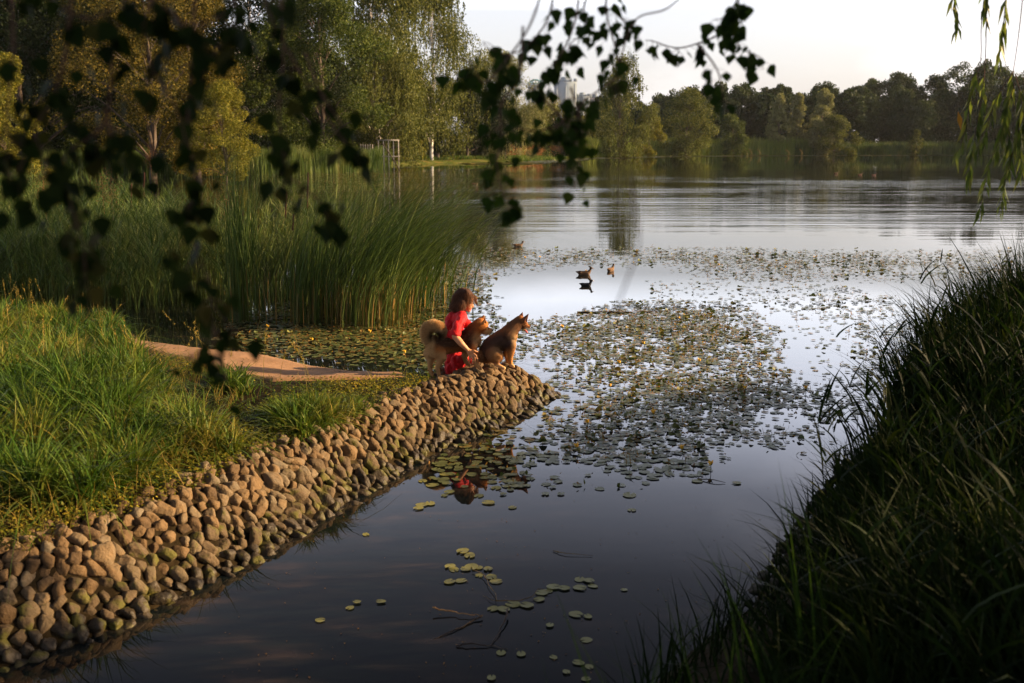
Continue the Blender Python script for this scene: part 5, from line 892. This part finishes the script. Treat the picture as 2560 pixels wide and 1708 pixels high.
BRS = [([(1275, -60), (1262, 30), (1225, 90), (1170, 125), (1120, 110), (1108, 95)], 2.6, 26, .062, 'leafy birch branch hanging at the top centre left against the sky', .15),
       ([(1250, -40), (1215, 60), (1160, 140), (1110, 190), (1085, 150), (1050, 130)], 2.2, 34, .062, 'dark leaf cluster hanging in front of the silvery willow', .45),
       ([(1200, 60), (1190, 180), (1150, 240), (1150, 330), (1140, 370), (1150, 430), (1178, 488)], 2.2, 26, .058, 'long birch branch dangling over the lake left of the towers', .30),
       ([(1330, -60), (1322, 40), (1290, 120), (1250, 170), (1225, 205), (1200, 190)], 2.7, 26, .064, 'birch branch with broad leaves just above the arched towers', .25),
       ([(1395, -60), (1392, 30), (1415, 120), (1420, 170), (1370, 210), (1330, 245), (1320, 330), (1330, 370), (1318, 432)], 2.6, 24, .060, 'long birch branch hanging down past the stepped tower to the water', .05),
       ([(1400, 20), (1440, 55), (1465, 80)], 2.7, 40, .055, 'short spray of birch leaves on the sky at top centre', .1),
       ([(1360, -40), (1340, 20), (1345, 70), (1310, 100), (1290, 150)], 2.8, 26, .06, 'birch branch with pointed leaves above the pinkish block', .2),
       ([(1660, -60), (1690, 0), (1660, 40), (1640, 45)], 2.7, 44, .068, 'cluster of large birch leaves at the top edge right of centre', .3),
       ([(1690, -50), (1695, 20), (1680, 70), (1700, 110), (1740, 130), (1752, 160)], 2.8, 30, .064, 'birch branch ending in a single round leaf over the far wood', .3),
       ([(1690, 60), (1640, 85), (1560, 110), (1500, 95), (1480, 92)], 2.9, 34, .058, 'thin sideways birch branch of small leaves over the far trees', .1),
       ([(1600, 100), (1640, 150), (1655, 190), (1660, 235)], 2.4, 24, .066, 'blurred birch leaves in front of the far wood', .3),
       ([(1250, 230), (1290, 280), (1230, 300), (1150, 290), (1130, 320)], 2.3, 22, .05, 'loose birch leaves in front of the yellow bush', .1),
       ([(1310, 200), (1330, 270), (1325, 300), (1300, 270), (1290, 290)], 2.3, 55, .055, 'dense dark leaf bunch hanging in front of the olive bush', .1),
       ([(590, -60), (625, 50), (680, 150), (725, 230), (770, 300), (805, 345)], 1.65, 24, .055, 'thick brown birch branch slanting across the trees on the left', .05),
       ([(640, -60), (650, 120), (640, 250), (660, 390), (720, 450), (770, 505)], 1.7, 30, .056, 'birch branch hanging over the middle of the reed bed', .45),
       ([(700, 120), (740, 220), (780, 280), (800, 330), (795, 350)], 1.7, 22, .052, 'side shoot with dark leaves above the reed bed', .2),
       ([(450, -60), (440, 150), (430, 300), (450, 420), (430, 520), (470, 620), (490, 700), (545, 765)], 1.6, 34, .054, 'long dark birch branch hanging over the reeds and the long grass', .4),
       ([(480, 700), (490, 790), (440, 815), (435, 835)], 1.7, 22, .045, 'lowest birch leaves dangling before the dirt path', .3),
       ([(500, 760), (512, 840), (522, 880)], 1.7, 22, .042, 'few dark leaves dangling low left of the dirt path', .3),
       ([(520, -60), (540, 40), (500, 110), (470, 160), (455, 230)], 1.6, 30, .055, 'dark birch leaves in front of the golden birches', .2),
       ([(370, -60), (330, 60), (350, 160), (400, 240), (430, 330)], 1.55, 26, .055, 'birch branch hanging in front of the tallest golden birch', .1),
       ([(300, -60), (260, 120), (240, 280), (150, 360), (160, 460), (190, 560), (200, 680)], 1.55, 38, .056, 'dark column of birch leaves hanging over the left of the reed bed', .32),
       ([(170, -60), (150, 120), (120, 230), (80, 300), (110, 390), (60, 420)], 1.5, 34, .056, 'dark birch leaves hanging before the dark trees at the far left', .3),
       ([(20, -60), (30, 120), (15, 300), (60, 350), (20, 420)], 1.5, 34, .056, 'dark birch leaves hanging at the left edge of the picture', .3),
       ([(240, 250), (260, 320), (300, 360), (310, 420)], 1.55, 30, .05, 'small dark spray above the leafy reeds', .1),
       ([(100, -60), (120, 0), (200, 40), (260, 20)], 1.5, 40, .058, 'dark leaves across the top left corner', .0),
       ([(260, -40), (380, 20), (430, 60), (520, 30)], 1.5, 36, .058, 'dark leaves along the top edge before the golden birches', .0)]
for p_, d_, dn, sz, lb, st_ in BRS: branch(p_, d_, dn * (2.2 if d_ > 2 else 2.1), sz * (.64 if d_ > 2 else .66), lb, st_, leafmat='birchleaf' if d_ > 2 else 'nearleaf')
for p_, d_, lb in [([(1408, 190), (1430, 330), (1455, 470), (1466, 560), (1440, 640), (1408, 720)], 1.1, 'bare thin blurred twig trailing over the weeping birch reflection'), ([(1415, 170), (1455, 50), (1530, 20), (1600, -40)], 2.6, 'bare curved twig crossing the open sky')]:
    P = spline([A(u, v, d_) for u, v in p_], 8); V, f1, f2 = tube(P, .0011 if d_ < 2 else .0022, 5); tag(obj('bare_twig', V, [f1, f2], M['twig']), lb, 'twig')
for p_, st_, lb, dn in [([(2262, -40), (2252, 60), (2250, 140), (2228, 220), (2215, 300), (2195, 352)], .48, 'willow shoot hanging furthest left with one orange leaf', 44), ([(2264, -40), (2262, 120), (2254, 220), (2238, 300), (2232, 350), (2222, 408)], .45, 'willow shoot with long leaves beside the shoot with the orange leaf', 56), ([(2185, -60), (2190, 0), (2198, 66)], .2, 'short willow shoot at the top right with its tip in the sky', 60), ([(2262, -60), (2262, 0), (2264, 38)], .2, 'short bushy willow shoot at the top edge', 80), ([(2320, -60), (2306, 20), (2300, 90), (2290, 136)], .2, 'willow shoot ending in the sky above the far wood', 56),
                         ([(2352, -60), (2340, 60), (2325, 165), (2300, 300), (2270, 380), (2250, 484)], .40, 'long willow shoot reaching lowest over the dark water', 50), ([(2330, 170), (2345, 240), (2330, 330), (2310, 400), (2296, 482)], .1, 'willow shoot with a curled tip at the lower right', 52), ([(2350, 160), (2352, 260), (2342, 340), (2345, 400)], .1, 'dark willow shoot at the right edge of the picture', 60), ([(2325, 165), (2285, 230), (2262, 300), (2240, 345)], .2, 'dark side shoot inside the willow curtain', 60), ([(2330, 190), (2310, 260), (2318, 330), (2300, 350)], .1, 'inner leafy shoot of the willow curtain', 70)]:
    branch(p_, 5.6, dn, .115, lb, st_, .0026, leafmat='willowleaf', narrow=True, group='willow shoots hanging at the right', name='willow_shoot')
p = A(2202, 278, 5.55); V, F_ = leaves(np.array([p]), np.array([[.25, 0, -1.]]), np.array([[0, -1., 0]]), .10, .028); tag(obj('orange_leaf', V, F_, M['yellowleaf']), 'single orange willow leaf among green ones', 'leaf')
# unseen trees and bushes added out of frame to cast shade
def shade_tree(name, x, y, H, Wm, kind, mat, label, cb, seed, nl, ls):
    (V, F_), acc = tree_parts(kind, H, Wm, seed, nl, ls, cb); r_ = root(name, (x, y, float(hgt(np.array([x]), np.array([y]))[0]))); tag(r_, label, 'tree'); obj('crown', V, F_, M[mat], r_); acc.build('trunk', M['bark'], r_, smooth=True)
for q, (x, y, h_) in enumerate([(7.2, -.5, 2.9), (7.4, 1.4, 2.0), (8.0, 3.2, 1.6), (8.1, 5.0, 1.5), (8.3, 6.8, 1.2)]):  # bushes added out of view, sized to shade the right bank
    (V, F_), acc = tree_parts('bush', h_, 3.0, 400 + q, 9000, .10, .02); r_ = root('shade_bush', (x, y, float(hgt(np.array([x]), np.array([y]))[0]) - .2)); tag(r_, 'unseen bush added out of frame to shade the right bank', 'bush', 'added bushes shading the right bank grass'); obj('crown', V, F_, M['f_dark'], r_); acc.build('trunk', M['bark'], r_, smooth=True)
for q, (x, y, h_) in enumerate([(10.4, 2.6, 9.5), (3.5, -5.5, 11), (-2.5, -6.5, 12), (-8.5, -5.5, 11), (9.5, -5.5, 12), (-13, -1.5, 10)]):  # trees added out of view to block sun and skylight from behind
    (V, F_), acc = tree_parts('round', h_, 6.5, 500 + q, 9000, .22, .16); r_ = root('alder_tree', (x, y, float(hgt(np.array([x]), np.array([y]))[0]) - .2)); tag(r_, 'unseen alder added behind or beside the camera to block light', 'tree', 'added alders blocking light around the viewpoint'); obj('crown', V, F_, M['f_dark'], r_); acc.build('trunk', M['bark'], r_, smooth=True)
shade_tree('shade_willow', 25, 19.0, 17, 7, 'round', 'f_dark', 'unseen tall willow added far right to shade the left reeds', .67, 302, 16000, .2)  # added, crown kept high so its shadow lands on the left reeds
shade_tree('shade_willow', 29, 21.0, 18, 7, 'round', 'f_dark', 'second unseen tall willow added to shade the left reeds', .70, 303, 16000, .2)
shade_tree('birch_tree', 5.4, 2.7, 6.2, 4.2, 'round', 'birchleaf', 'unseen birch added out of frame to shade the hanging branches', .42, 301, 14000, .10)  # added crown that keeps the sun off the hanging birch leaves

# ------------------------------------------------------------------ evening air
acc = Acc(); box(acc, -1400, 1400, -60, 1420, -1.8, 96)
hz = newmat('evening haze'); m = hz[0]; t = hz[1]; t.nodes.remove(hz[2]); pv = t.nodes.new('ShaderNodeVolumePrincipled'); pv.inputs['Color'].default_value = (.86, .9, 1, 1); pv.inputs['Density'].default_value = .00005; pv.inputs['Anisotropy'].default_value = .2
t.links.new(pv.outputs[0], t.nodes['Material Output'].inputs['Volume']); tag(acc.build('haze', m), kind='stuff')
